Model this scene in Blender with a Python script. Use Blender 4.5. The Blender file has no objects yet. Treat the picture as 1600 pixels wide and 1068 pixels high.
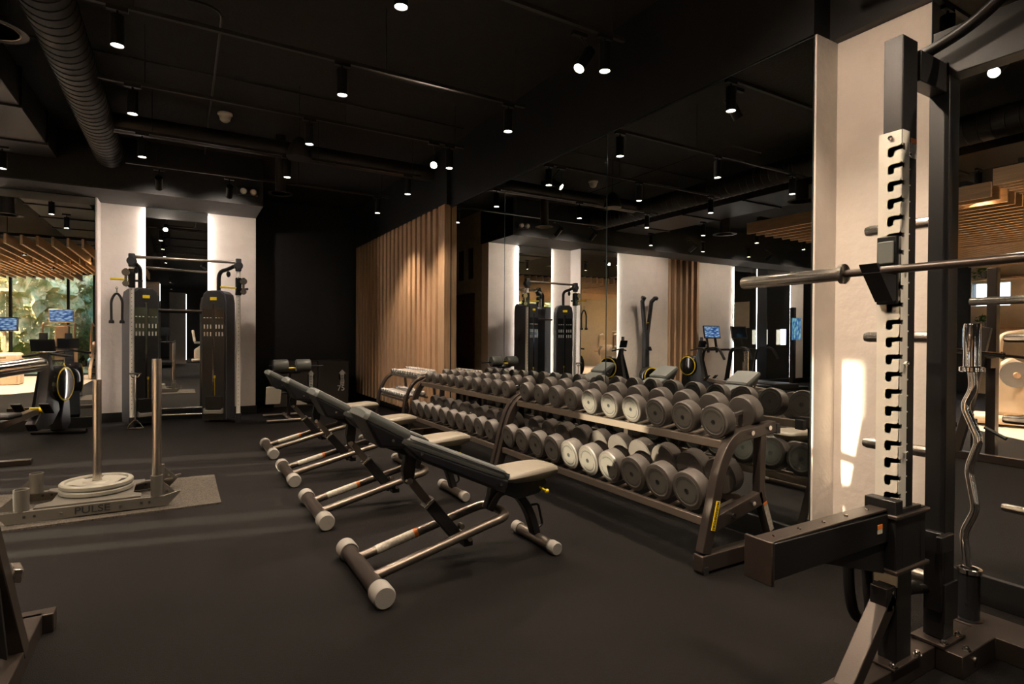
import bpy, bmesh, math, random
from mathutils import Vector, Matrix, Euler, noise
random.seed(7)
sc = bpy.context.scene
PI = math.pi
col = bpy.data.collections.new('gym'); sc.collection.children.link(col)

# ---------------------------------------------------------------- camera
F_PX, YAW, PITCH, ROLL, CAM_H = 876.19, 0.53195, 0.00901, 0.00549, 1.18286
cam = bpy.data.cameras.new('camera'); cam.sensor_fit = 'HORIZONTAL'; cam.sensor_width = 36
cam.lens = 36 * F_PX / 1600; cam.clip_start = 0.02; cam.clip_end = 300
co = bpy.data.objects.new('camera', cam); col.objects.link(co)
Fv = Vector((math.sin(YAW)*math.cos(PITCH), math.cos(YAW)*math.cos(PITCH), -math.sin(PITCH)))
Rv = Vector((math.cos(YAW), -math.sin(YAW), 0)); Uv = Rv.cross(Fv)
R2 = Rv*math.cos(ROLL) + Uv*math.sin(ROLL); U2 = Uv*math.cos(ROLL) - Rv*math.sin(ROLL)
M = Matrix((R2, U2, -Fv)).transposed().to_4x4(); M.translation = Vector((0, 0, CAM_H))
co.matrix_world = M
sc.camera = co

# ---------------------------------------------------------------- world, sun, exposure
SUN_DIR = Vector((0.955, -0.20, -0.136)).normalized()
w = bpy.data.worlds.new('sky'); sc.world = w; w.use_nodes = True
nt = w.node_tree; bg = nt.nodes['Background']
tc = nt.nodes.new('ShaderNodeTexCoord'); sep = nt.nodes.new('ShaderNodeSeparateXYZ')
rmp = nt.nodes.new('ShaderNodeValToRGB')
nt.links.new(tc.outputs['Generated'], sep.inputs[0]); nt.links.new(sep.outputs['Z'], rmp.inputs[0])
rmp.color_ramp.elements[0].position = 0.0; rmp.color_ramp.elements[0].color = (0.80, 0.85, 0.93, 1)
rmp.color_ramp.elements[1].position = 0.7; rmp.color_ramp.elements[1].color = (0.25, 0.45, 0.9, 1)
nt.links.new(rmp.outputs[0], bg.inputs['Color']); bg.inputs['Strength'].default_value = 6.0
sun = bpy.data.lights.new('sun', 'SUN'); sun.energy = 16.0; sun.color = (1.0, 0.80, 0.56); sun.angle = 0.006
so = bpy.data.objects.new('sun', sun); col.objects.link(so)
so.rotation_euler = SUN_DIR.to_track_quat('-Z', 'Y').to_euler(); so.location = (-14, 6, 4)
SPOT_W = 105.0
LENS_E = 30.0
LED_E = 30.0
sc.view_settings.view_transform = 'Standard'; sc.view_settings.look = 'None'
sc.view_settings.gamma = 1.0; sc.view_settings.use_curve_mapping = False
sc.view_settings.exposure = 0.35
sc.cycles.use_denoising = True
sc.cycles.max_bounces = 10; sc.cycles.glossy_bounces = 8; sc.cycles.diffuse_bounces = 4
sc.cycles.transparent_max_bounces = 8; sc.cycles.transmission_bounces = 6
sc.cycles.sample_clamp_indirect = 40.0; sc.cycles.caustics_reflective = False; sc.cycles.caustics_refractive = False

# ---------------------------------------------------------------- materials
def mat(name, c, rough=0.5, metal=0.0, bump=0.0, bscale=40, var=0.0, vscale=8, emit=None, estr=0, coat=0, spec=None, aniso_stretch=None, c2=None):
    m = bpy.data.materials.new(name); m.use_nodes = True; t = m.node_tree; b = t.nodes['Principled BSDF']
    b.inputs['Base Color'].default_value = (*c, 1); b.inputs['Roughness'].default_value = rough
    b.inputs['Metallic'].default_value = metal
    if spec is not None: b.inputs['Specular IOR Level'].default_value = spec
    if coat: b.inputs['Coat Weight'].default_value = coat
    if emit: b.inputs['Emission Color'].default_value = (*emit, 1); b.inputs['Emission Strength'].default_value = estr
    if bump or var:
        g = t.nodes.new('ShaderNodeNewGeometry'); mp = t.nodes.new('ShaderNodeMapping')
        t.links.new(g.outputs['Position'], mp.inputs[0])
        if aniso_stretch: mp.inputs['Scale'].default_value = aniso_stretch
        if var:
            n = t.nodes.new('ShaderNodeTexNoise'); n.inputs['Scale'].default_value = vscale; n.inputs['Detail'].default_value = 5
            t.links.new(mp.outputs[0], n.inputs['Vector'])
            r = t.nodes.new('ShaderNodeValToRGB'); r.color_ramp.elements[0].position = 0.35; r.color_ramp.elements[1].position = 0.68
            a = c2 if c2 else tuple(x*(1-var) for x in c)
            r.color_ramp.elements[0].color = (*a, 1); r.color_ramp.elements[1].color = (*[min(1, x*(1+var*0.6)) for x in c], 1)
            t.links.new(n.outputs['Fac'], r.inputs[0]); t.links.new(r.outputs[0], b.inputs['Base Color'])
        if bump:
            n2 = t.nodes.new('ShaderNodeTexNoise'); n2.inputs['Scale'].default_value = bscale; n2.inputs['Detail'].default_value = 6
            t.links.new(mp.outputs[0], n2.inputs['Vector'])
            bp = t.nodes.new('ShaderNodeBump'); bp.inputs['Strength'].default_value = bump; bp.inputs['Distance'].default_value = 0.01
            t.links.new(n2.outputs['Fac'], bp.inputs['Height']); t.links.new(bp.outputs[0], b.inputs['Normal'])
    return m

MT = {}
MT['floor'] = mat('rubber_floor', (0.0062, 0.0047, 0.0043), 0.62, bump=0.9, bscale=260, var=0.22, vscale=3, spec=0.16)
MT['ceiling'] = mat('black_ceiling', (0.014, 0.011, 0.0085), 0.85, bump=0.3, bscale=30, var=0.2)
MT['black_wall'] = mat('black_wall', (0.011, 0.010, 0.010), 0.5, var=0.2)
MT['soffit'] = mat('brown_black_paint', (0.050, 0.042, 0.036), 0.8, var=0.1)
MT['plaster'] = mat('white_plaster', (0.68, 0.61, 0.55), 0.85, bump=0.55, bscale=14, var=0.05, vscale=5)
MT['concrete'] = mat('grey_concrete', (0.36, 0.34, 0.28), 0.8, bump=0.3, bscale=20, var=0.12)
MT['baseboard'] = mat('black_baseboard', (0.008, 0.008, 0.008), 0.35)
MT['mirror'] = mat('mirror_glass', (0.80, 0.815, 0.80), 0.0, 1.0)
MT['mirror_edge'] = mat('mirror_edge', (0.10, 0.14, 0.16), 0.15, 0.6)
MT['wood'] = mat('light_oak', (0.62, 0.40, 0.24), 0.5, bump=0.15, bscale=60, var=0.18, vscale=6, aniso_stretch=(9, 9, 0.6))
MT['woodceil'] = mat('oak_ceiling', (0.74, 0.50, 0.29), 0.5, var=0.15, vscale=6, aniso_stretch=(9, 0.6, 9))
MT['wooddark'] = mat('grey_brown_oak', (0.17, 0.125, 0.095), 0.5, var=0.15, vscale=6, aniso_stretch=(9, 9, 0.6))
MT['door'] = mat('brown_door', (0.07, 0.03, 0.017), 0.5, var=0.2, aniso_stretch=(9, 9, 0.8))
MT['beigefloor'] = mat('beige_floor', (0.74, 0.61, 0.47), 0.4, var=0.12, vscale=3, aniso_stretch=(6, 0.7, 1))
MT['frame'] = mat('dark_bronze_frame', (0.060, 0.047, 0.040), 0.33, 0.55, bump=0.05, bscale=220)
MT['bench_tube'] = mat('bronze_tube', (0.23, 0.195, 0.165), 0.33, 0.85)
MT['rail'] = mat('brushed_rail', (0.30, 0.245, 0.20), 0.32, 0.75, bump=0.08, bscale=90, aniso_stretch=(8, 0.4, 8))
MT['black_metal'] = mat('black_metal', (0.018, 0.017, 0.017), 0.36, 0.4)
MT['black_plastic'] = mat('black_plastic', (0.020, 0.020, 0.022), 0.40)
MT['gloss_black'] = mat('gloss_black', (0.012, 0.012, 0.013), 0.12, coat=0.5)
MT['rubber'] = mat('dumbbell_rubber', (0.072, 0.062, 0.055), 0.42, var=0.08, vscale=30)
MT['rubber_face'] = mat('dumbbell_face', (0.098, 0.090, 0.078), 0.5)
MT['emblem'] = mat('dumbbell_emblem', (0.028, 0.028, 0.030), 0.5)
MT['chrome'] = mat('chrome', (0.86, 0.84, 0.82), 0.10, 1.0)
MT['steel'] = mat('satin_steel', (0.60, 0.55, 0.49), 0.24, 1.0)
MT['plate_steel'] = mat('zinc_plate', (0.80, 0.76, 0.67), 0.42, 0.12, bump=0.04, bscale=120)
MT['silver'] = mat('silver_paint', (0.86, 0.84, 0.78), 0.38, 0.1, bump=0.05, bscale=200)
MT['grip'] = mat('grey_rubber_cap', (0.25, 0.235, 0.215), 0.62, bump=0.1, bscale=150)
MT['seat'] = mat('taupe_leather', (0.215, 0.190, 0.150), 0.42, bump=0.08, bscale=160)
MT['pad'] = mat('grey_leather', (0.095, 0.103, 0.100), 0.40, bump=0.08, bscale=160)
MT['padback'] = mat('charcoal_cover', (0.012, 0.013, 0.017), 0.42, bump=0.05, bscale=160)
MT['yellow'] = mat('yellow', (0.85, 0.62, 0.01), 0.4)
MT['orange'] = mat('orange', (0.80, 0.22, 0.03), 0.5)
MT['sticker'] = mat('white_sticker', (0.62, 0.58, 0.50), 0.5, var=0.25, vscale=90)
MT['whiteprint'] = mat('white_print', (0.72, 0.70, 0.66), 0.6)
MT['white'] = mat('white_plastic', (0.72, 0.68, 0.62), 0.45)
MT['mat'] = mat('grey_turf', (0.085, 0.070, 0.055), 0.9, bump=1.0, bscale=260, var=0.7, vscale=120)
MT['sled'] = mat('grey_painted_steel', (0.15, 0.138, 0.120), 0.4, 0.45)
MT['plate_grey'] = mat('grey_rubber_plate', (0.27, 0.26, 0.22), 0.42)
MT['beige'] = mat('beige_machine', (0.66, 0.52, 0.37), 0.45, var=0.06)
MT['cream'] = mat('cream_wall', (0.70, 0.58, 0.42), 0.7, var=0.05)
MT['box'] = mat('brown_black_box', (0.045, 0.036, 0.028), 0.7, var=0.1)
MT['leaf'] = mat('leaf_green', (0.09, 0.19, 0.04), 0.6, var=0.5, vscale=10)
MT['duct'] = mat('painted_duct', (0.034, 0.028, 0.024), 0.5, 0.3)
MT['lens'] = mat('lamp_lens', (1, 1, 1), 0.4, emit=(1.0, 0.86, 0.68), estr=LENS_E)
MT['lens_off'] = mat('lamp_lens_off', (0.3, 0.28, 0.25), 0.2)
MT['led'] = mat('led_strip', (1, 1, 1), 0.4, emit=(1.0, 0.93, 0.86), estr=LED_E)
MT['pad_reflection'] = mat('grey_pad_with_reflection', (0.16, 0.17, 0.155), 0.22)  # reflection on the black wear pad put into its grey base colour
MT['bright_chrome'] = mat('bright_chrome', (0.92, 0.90, 0.87), 0.24, 0.8)
MT['screen'] = mat('screen_glass', (0.01, 0.012, 0.015), 0.12, coat=0.3)
MT['mesh_fabric'] = mat('perforated_shroud', (0.055, 0.060, 0.070), 0.42, bump=0.5, bscale=90)
MT['dirtglass'] = mat('plant_pot', (0.2, 0.2, 0.2), 0.5)

def screen_mat(name, c1, c2):
    m = bpy.data.materials.new(name); m.use_nodes = True; t = m.node_tree; b = t.nodes['Principled BSDF']
    tcn = t.nodes.new('ShaderNodeTexCoord'); n = t.nodes.new('ShaderNodeTexVoronoi'); n.inputs['Scale'].default_value = 5
    t.links.new(tcn.outputs['Generated'], n.inputs['Vector'])
    r = t.nodes.new('ShaderNodeValToRGB'); r.color_ramp.elements[0].color = (*c1, 1); r.color_ramp.elements[1].color = (*c2, 1)
    r.color_ramp.elements[1].position = 0.7
    t.links.new(n.outputs['Distance'], r.inputs[0]); t.links.new(r.outputs[0], b.inputs['Emission Color'])
    b.inputs['Emission Strength'].default_value = 0.7; b.inputs['Base Color'].default_value = (0.01, 0.01, 0.01, 1)
    b.inputs['Roughness'].default_value = 0.2
    return m
MT['lit_screen'] = screen_mat('lit_blue_screen', (0.5, 0.75, 1.0), (0.02, 0.08, 0.28))
MT['lit_green'] = screen_mat('lit_map_screen', (0.35, 0.75, 0.7), (0.03, 0.12, 0.35))
def glass_mat():
    m = bpy.data.materials.new('window_glass'); m.use_nodes = True; t = m.node_tree; t.nodes.clear()
    o = t.nodes.new('ShaderNodeOutputMaterial'); mx = t.nodes.new('ShaderNodeMixShader')
    tr = t.nodes.new('ShaderNodeBsdfTransparent'); gl = t.nodes.new('ShaderNodeBsdfGlossy'); gl.inputs['Roughness'].default_value = 0.0
    tr.inputs['Color'].default_value = (0.93, 0.97, 0.98, 1)
    fr = t.nodes.new('ShaderNodeFresnel'); fr.inputs['IOR'].default_value = 1.35
    t.links.new(fr.outputs[0], mx.inputs[0]); t.links.new(tr.outputs[0], mx.inputs[1]); t.links.new(gl.outputs[0], mx.inputs[2])
    t.links.new(mx.outputs[0], o.inputs[0]); return m
MT['glass'] = glass_mat()
def tree_mat(name, ca, cb):
    m = bpy.data.materials.new(name); m.use_nodes = True; t = m.node_tree; b = t.nodes['Principled BSDF']
    g = t.nodes.new('ShaderNodeNewGeometry'); n = t.nodes.new('ShaderNodeTexNoise'); n.inputs['Scale'].default_value = 5.0; n.inputs['Detail'].default_value = 12
    t.links.new(g.outputs['Position'], n.inputs['Vector']); r = t.nodes.new('ShaderNodeValToRGB')
    r.color_ramp.elements[0].position = 0.38; r.color_ramp.elements[1].position = 0.62
    r.color_ramp.elements[0].color = (*ca, 1); r.color_ramp.elements[1].color = (*cb, 1)
    t.links.new(n.outputs['Fac'], r.inputs[0]); t.links.new(r.outputs[0], b.inputs['Base Color']); b.inputs['Roughness'].default_value = 0.7
    return m
MT['tree_a'] = tree_mat('autumn_leaves', (0.42, 0.38, 0.12), (0.90, 0.60, 0.24))
MT['tree_b'] = tree_mat('green_leaves', (0.26, 0.34, 0.12), (0.66, 0.62, 0.26))
MT['bark'] = mat('bark', (0.12, 0.09, 0.07), 0.9)
MT['grass'] = mat('lawn', (0.10, 0.16, 0.06), 0.9, var=0.3)

# ---------------------------------------------------------------- mesh helpers
def fillet(pts, rad, seg=6, closed=False):
    P = [Vector(p) for p in pts]; out = []
    n = len(P)
    for i, p in enumerate(P):
        if not closed and (i == 0 or i == n-1): out.append(p); continue
        a = P[(i-1) % n]; b = P[(i+1) % n]
        r = rad[i] if isinstance(rad, (list, tuple)) else rad
        da = (a-p); db = (b-p); la, lb = da.length, db.length; da.normalize(); db.normalize()
        d = min(r, la*0.49, lb*0.49)
        if d < 1e-5: out.append(p); continue
        p0 = p + da*d; p2 = p + db*d
        for k in range(seg+1):
            t = k/seg; out.append(p0*(1-t)**2 + p*2*t*(1-t) + p2*t*t)
    return out

class MB:
    def __init__(s): s.bm = bmesh.new()
    def _add(s, verts, faces):
        vs = [s.bm.verts.new(v) for v in verts]
        for f in faces:
            try: s.bm.faces.new([vs[i] for i in f])
            except ValueError: pass
        return s
    def box(s, c, size, rot=None):
        hx, hy, hz = size[0]/2, size[1]/2, size[2]/2
        V = [Vector((x, y, z)) for x in (-hx, hx) for y in (-hy, hy) for z in (-hz, hz)]
        if rot is not None:
            m = rot if isinstance(rot, Matrix) else Euler(rot).to_matrix()
            V = [m @ v for v in V]
        V = [v + Vector(c) for v in V]
        return s._add(V, [(0,1,3,2), (4,6,7,5), (0,4,5,1), (2,3,7,6), (0,2,6,4), (1,5,7,3)])
    def bb(s, x0, x1, y0, y1, z0, z1):
        return s.box(((x0+x1)/2, (y0+y1)/2, (z0+z1)/2), (abs(x1-x0), abs(y1-y0), abs(z1-z0)))
    def sweep(s, pts, prof, closed=False, up=None, caps=True, scales=None):
        P = [Vector(p) for p in pts]; n = len(P); T = []
        for i in range(n):
            a = P[(i-1) % n] if (closed or i > 0) else P[i]; b = P[(i+1) % n] if (closed or i < n-1) else P[i]
            d1 = (P[i]-a); d2 = (b-P[i])
            if d1.length > 1e-9: d1.normalize()
            if d2.length > 1e-9: d2.normalize()
            T.append(((d1+d2).normalized() if (d1+d2).length > 1e-9 else d1))
        if up is None:
            up = Vector((0, 0, 1)) if abs(T[0].z) < 0.9 else Vector((1, 0, 0))
        N = Vector(up) - T[0]*T[0].dot(Vector(up)); N.normalize()
        rings = []
        for i in range(n):
            N = N - T[i]*T[i].dot(N); N.normalize(); B = T[i].cross(N)
            sc_ = scales[i] if scales else 1.0
            rings.append([s.bm.verts.new(P[i] + (N*p[1] + B*p[0])*sc_) for p in prof])
        k = len(prof)
        for i in range(n if closed else n-1):
            a = rings[i]; b = rings[(i+1) % n]
            for j in range(k):
                try: s.bm.faces.new((a[j], a[(j+1) % k], b[(j+1) % k], b[j]))
                except ValueError: pass
        if caps and not closed:
            s.bm.faces.new(list(reversed(rings[0]))); s.bm.faces.new(rings[-1])
        return s
    def tube(s, pts, r, n=14, closed=False, scales=None):
        return s.sweep(pts, [(r*math.cos(2*PI*i/n), r*math.sin(2*PI*i/n)) for i in range(n)], closed, scales=scales)
    def cyl(s, p, q, r, r2=None, n=20):
        r2 = r if r2 is None else r2
        return s.sweep([p, q], [(math.cos(2*PI*i/n), math.sin(2*PI*i/n)) for i in range(n)], scales=[r, r2])
    def bar(s, pts, wd, ht, up=None, closed=False):
        return s.sweep(pts, [(-wd/2, -ht/2), (wd/2, -ht/2), (wd/2, ht/2), (-wd/2, ht/2)], closed, up=up)
    def lathe(s, prof, c, axis=(0, 0, 1), n=32):
        A = Vector(axis).normalized(); X = Vector((0, 0, 1)).cross(A)
        if X.length < 1e-3: X = Vector((1, 0, 0))
        X.normalize(); Y = A.cross(X); C = Vector(c); rings = []
        for r, h in prof:
            if r < 1e-6: rings.append([s.bm.verts.new(C + A*h)])
            else: rings.append([s.bm.verts.new(C + A*h + (X*math.cos(2*PI*i/n) + Y*math.sin(2*PI*i/n))*r) for i in range(n)])
        for a, b in zip(rings, rings[1:]):
            for i in range(n):
                j = (i+1) % n
                if len(a) == 1 and len(b) == 1: continue
                if len(a) == 1: f = (a[0], b[j], b[i])
                elif len(b) == 1: f = (a[i], a[j], b[0])
                else: f = (a[i], a[j], b[j], b[i])
                try: s.bm.faces.new(f)
                except ValueError: pass
        if len(rings[0]) > 1: s.bm.faces.new(list(reversed(rings[0])))
        if len(rings[-1]) > 1: s.bm.faces.new(rings[-1])
        return s
    def prism(s, poly, ax, d0, d1):
        def mk(u, v, d): return {'y': (u, d, v), 'x': (d, u, v), 'z': (u, v, d)}[ax]
        a = [s.bm.verts.new(mk(u, v, d0)) for u, v in poly]; b = [s.bm.verts.new(mk(u, v, d1)) for u, v in poly]
        n = len(poly)
        fs = [s.bm.faces.new(a), s.bm.faces.new(list(reversed(b)))]
        for i in range(n): s.bm.faces.new((a[i], b[i], b[(i+1) % n], a[(i+1) % n]))
        bmesh.ops.triangulate(s.bm, faces=fs)
        return s
    def ball(s, c, r, sq=(1, 1, 1), sub=2):
        g = bmesh.ops.create_icosphere(s.bm, subdivisions=sub, radius=r)
        for v in g['verts']: v.co = Vector((v.co.x*sq[0], v.co.y*sq[1], v.co.z*sq[2])) + Vector(c)
        return s
    def build(s, name, m, parent=None, g=False, bev=0.0, seg=2, sub=0):
        bm = s.bm
        if g and parent is not None:
            bmesh.ops.translate(bm, verts=bm.verts, vec=-Vector(parent.location) if parent.parent is None else -(Vector(parent.location)+Vector(parent.parent.location)))
        bmesh.ops.recalc_face_normals(bm, faces=bm.faces)
        for f in bm.faces: f.smooth = True
        for e in bm.edges:
            if len(e.link_faces) == 2 and e.calc_face_angle(0) > 0.62: e.smooth = False
        me = bpy.data.meshes.new(name); bm.to_mesh(me); bm.free()
        me.materials.append(MT[m] if isinstance(m, str) else m)
        o = bpy.data.objects.new(name, me); col.objects.link(o)
        if parent is not None: o.parent = parent
        if bev:
            b = o.modifiers.new('bevel', 'BEVEL'); b.width = bev; b.segments = seg; b.limit_method = 'ANGLE'; b.angle_limit = 0.6
            b.harden_normals = False
        if sub:
            d = o.modifiers.new('sub', 'SUBSURF'); d.levels = sub; d.render_levels = sub
        return o

def islands(mb, name, m, parent, g=True, bev=0.0):
    bm = mb.bm; bm.verts.ensure_lookup_table(); seen = set(); out = []
    for v in bm.verts:
        if v in seen: continue
        st = [v]; seen.add(v); comp = []
        while st:
            q = st.pop(); comp.append(q)
            for e in q.link_edges:
                o2 = e.other_vert(q)
                if o2 not in seen: seen.add(o2); st.append(o2)
        n = MB(); mp = {q: n.bm.verts.new(q.co) for q in comp}; fs = set(f for q in comp for f in q.link_faces)
        for f in fs: n.bm.faces.new([mp[x] for x in f.verts])
        out.append(n)
    bm.free()
    return [n.build(name, m, parent, g=g, bev=bev) for n in out]

def tag(o, label=None, cat=None, group=None, kind=None):
    if label: o['label'] = label
    if cat: o['category'] = cat
    if group: o['group'] = group
    if kind: o['kind'] = kind
    return o
def thing(name, label, cat, loc=(0, 0, 0), rz=0, group=None):
    o = bpy.data.objects.new(name, None); col.objects.link(o); o.location = loc; o.rotation_euler = (0, 0, rz)
    o.empty_display_size = 0.1
    return tag(o, label, cat, group)
def dup(o, parent=None):
    c = o.copy(); col.objects.link(c)
    if parent is not None: c.parent = parent
    for ch in list(o.children): dup(ch, c)
    return c
def struct(name, mb, m, parent=None, bev=0):
    o = mb.build(name, m, parent, bev=bev)
    if parent is None: o['kind'] = 'structure'
    return o
def text_obj(txt, size, m, name, parent, matrix, depth=0.0008, bold=False, sx=1.0):
    cu = bpy.data.curves.new(name, 'FONT'); cu.body = txt; cu.size = size; cu.align_x = 'CENTER'; cu.align_y = 'CENTER'
    cu.extrude = depth; cu.offset = 0.012*size if bold else 0
    t = bpy.data.objects.new('tmp', cu); col.objects.link(t)
    bpy.context.view_layer.update()
    me = bpy.data.meshes.new_from_object(t.evaluated_get(bpy.context.evaluated_depsgraph_get()))
    bpy.data.objects.remove(t); bpy.data.curves.remove(cu)
    me.name = name; me.transform(matrix @ Matrix.Diagonal((sx, 1, 1, 1))); me.materials.clear(); me.materials.append(MT[m])
    o = bpy.data.objects.new(name, me); col.objects.link(o); o.parent = parent
    return o
def frame_mat(origin, xdir, ydir):
    X = Vector(xdir).normalized(); Y = Vector(ydir); Y = (Y - X*X.dot(Y)).normalized(); Z = X.cross(Y)
    m = Matrix((X, Y, Z)).transposed().to_4x4(); m.translation = Vector(origin); return m
ORD = ['first', 'second', 'third', 'fourth', 'fifth', 'sixth', 'seventh', 'eighth', 'ninth', 'tenth', 'eleventh', 'twelfth']

# ================================================================ SETTING
XM, XM2, XP, YB, ZS, BB, ZC = 2.95, 3.095, 3.147, 9.28, 2.95, 0.128, 3.6
struct('floor', MB().bb(-9.2, 3.4, -2.7, 11.1, -0.1, 0.0).bb(-2.2, 3.4, -16.2, -2.7, -0.1, 0.0), 'floor')
struct('floor_beige', MB().prism([(-9.0, -2.5), (-2.0, -2.5), (-2.0, 2.2), (-2.9, 3.4), (-9.0, 3.4)], 'z', 0.0, 0.006), 'beigefloor')
struct('ceiling', MB().bb(-9.2, 3.4, -2.7, 11.1, ZC, ZC+0.1).bb(-2.2, 3.4, -16.2, -2.7, ZC, ZC+0.1), 'ceiling')
# right wall, built out behind the mirrors, pillar between them
struct('wall_right', MB().bb(XM+0.006, 3.4, 1.80, 11.0, 0, ZC).bb(2.89, 2.98, 6.56, 10.9, 2.86, ZC).bb(XM-0.01, 3.2, 1.80, 6.56, 2.825, ZC), 'black_wall')
struct('wall_right_beam', MB().bb(3.09, 3.4, -16.1, 1.80, 2.825, ZC), 'black_wall')
struct('wall_right_pillar', MB().bb(XP, 3.39, 1.315, 1.798, 0.0, 2.824).bb(XM+0.0, XP+0.02, 1.788, 1.799, 0.0, 2.824), 'plaster')
struct('wall_right_rear', MB().bb(XM2+0.006, 3.4, -16.1, 1.314, 0, 2.824), 'black_wall')
struct('baseboard_right', MB().bb(XM-0.014, XM+0.005, 1.775, 6.56, 0, BB).bb(XM-0.014, XP, 1.775, 1.787, 0, BB).bb(XP-0.016, XP-0.001, 1.315, 1.787, 0, BB)
       .bb(XM2-0.014, XM2+0.005, -10, 1.315, 0, BB), 'baseboard', bev=0.003)
# alcove
struct('wall_alcove', MB().bb(0.7, 3.3, 10.9, 11.1, 0, ZC), 'black_wall')
wa = struct('wall_alcove_side', MB().bb(0.70, 0.955, YB+0.2, 10.9, 0, ZC).bb(-9.1, 0.70, 9.6, 9.75, 0, ZC), 'concrete')
for (ya, yb2) in ((9.93, 10.12), (10.36, 10.58)):
    struct('slot', MB().bb(0.95, 0.962, ya, yb2, 2.33, 2.93), 'baseboard', wa)
dr = struct('door_1', MB().bb(0.945, 0.965, 9.90, 10.66, 0, 2.0), 'door', bev=0.004)
struct('door_frame', MB().bb(0.945, 0.98, 9.85, 9.90, 0, 2.04).bb(0.945, 0.98, 10.66, 10.71, 0, 2.04).bb(0.945, 0.98, 9.85, 10.71, 2.0, 2.04), 'door', dr)
struct('door_handle', MB().tube([(0.97, 9.97, 1.0), (1.01, 9.97, 1.0), (1.01, 10.08, 1.0)], 0.008), 'steel', dr)
# back wall
struct('wall_back_bulkhead', MB().bb(-9.1, 0.96, 8.38, 9.6, ZS+0.012, ZC), 'black_wall')
struct('trim_1', MB().bb(-9.1, 0.96, 8.38, 9.6, ZS, ZS+0.011), 'soffit')
struct('wall_back', MB().bb(-9.1, 0.72, 9.34, 9.6, 0, ZS-0.001), 'black_wall')
struct('wall_back_pillar_1', MB().bb(0.325, 0.96, YB, 9.55, 0, ZS-0.001), 'plaster')
struct('wall_back_pillar_2', MB().bb(-0.94, -0.435, YB, 9.32, 0, ZS-0.001), 'plaster')
struct('wall_back_pillar_3', MB().bb(-0.96, -0.941, 8.96, 9.3, 0, ZS-0.001), 'plaster')
struct('wall_back_pillar_4', MB().bb(-3.42, -1.90, 9.0, 9.32, 0, ZS-0.001), 'plaster')
struct('wall_back_pillar_5', MB().bb(-5.72, -4.47, 9.1, 9.32, 0, ZS-0.001), 'plaster')
struct('wall_back_pillar_6', MB().bb(-7.0, -6.62, 9.1, 9.32, 0, ZS-0.001), 'plaster')
struct('wall_back_pillar_7', MB().bb(-8.6, -8.0, 9.1, 9.32, 0, ZS-0.001), 'plaster')
struct('baseboard_back', MB().bb(0.31, 0.975, YB-0.015, YB, 0, BB).bb(0.96, 0.975, YB, 9.84, 0, BB).bb(-0.94, -0.42, YB-0.015, YB, 0, BB)
       .bb(-0.44, 0.33, YB-0.045, YB-0.001, 0, BB).bb(-1.9, -0.94, 8.935, 8.95, 0, BB).bb(-3.42, -1.9, 8.985, 9.0, 0, BB).bb(-9.1, -3.42, 9.05, 9.1, 0, BB), 'baseboard', bev=0.003)
# slatted wood strip on the back wall
sw = thing('slat_panel', 'narrow dark wood slat panel between two wide white pillars', 'wall panel', (-3.95, 9.1, 0))
MB().bb(-4.455, -3.435, 9.12, 9.3, BB, ZS-0.002).build('backing', 'wooddark', sw, g=True)
for i in range(6):
    x = -3.50 - i*0.182
    MB().bb(x-0.035, x+0.035, 9.03, 9.12, BB, ZS-0.002).build('slat', 'wood', sw, g=True, bev=0.003)
# mirrors
def wall_mirror(label, x0, x1, y0, y1, z0, z1, axis, group='large wall mirrors'):
    cx, cy = (x0+x1)/2, (y0+y1)/2
    t = thing('wall_mirror', label, 'mirror', (cx, cy, z0), 0, group)
    if axis == 'x':
        MB().bb(x0, x0+0.006, y0, y1, z0, z1).build('glass', 'mirror', t, g=True)
        MB().bb(x0-0.001, x0+0.0055, y0-0.003, y0, z0, z1).bb(x0-0.001, x0+0.0055, y1, y1+0.003, z0, z1).bb(x0-0.001, x0+0.0055, y0, y1, z1, z1+0.003).build('polished_edge', 'mirror_edge', t, g=True)
    else:
        MB().bb(x0, x1, y0, y0+0.006, z0, z1).build('glass', 'mirror', t, g=True)
        MB().bb(x0-0.003, x0, y0-0.001, y0+0.0055, z0, z1).bb(x1, x1+0.003, y0-0.001, y0+0.0055, z0, z1).bb(x0, x1, y0-0.001, y0+0.0055, z1, z1+0.003).build('polished_edge', 'mirror_edge', t, g=True)
    return t
wall_mirror('tall wall mirror behind the nearest dumbbells, beside the white plaster pillar', XM, 0, 1.806, 3.512, BB, 2.815, 'x')
wall_mirror('middle tall mirror panel behind the dumbbell racks', XM, 0, 3.522, 5.172, BB, 2.815, 'x')
wall_mirror('tall mirror panel beside the slatted wood wall', XM, 0, 5.182, 6.54, BB, 2.815, 'x')
wall_mirror('wall mirror behind the power rack at right', XM2, 0, -3.0, 1.308, BB, 2.815, 'x')
mb_ = wall_mirror('narrow wall mirror between two white pillars behind the cable machine', -0.43, 0.32, 9.235, 0, BB, ZS-0.012, 'y')
ma_ = wall_mirror('left wall mirror showing windows and trees behind the rower', -1.895, -0.965, 8.95, 0, BB, ZS-0.012, 'y')
wall_mirror('wall mirror at far left of the back wall, past the striding machines', -6.60, -5.75, 9.08, 0, BB, ZS-0.012, 'y')
wall_mirror('wall mirror farthest left on the back wall', -7.98, -7.02, 9.08, 0, BB, ZS-0.012, 'y')
struct('trim_2', MB().bb(-1.895, -0.965, 8.957, 9.29, 0, ZS-0.001).bb(-0.42, 0.31, 9.242, 9.335, 0, ZS-0.001).bb(-8.0, -5.72, 9.087, 9.30, 0, ZS-0.001), 'black_wall')
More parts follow.
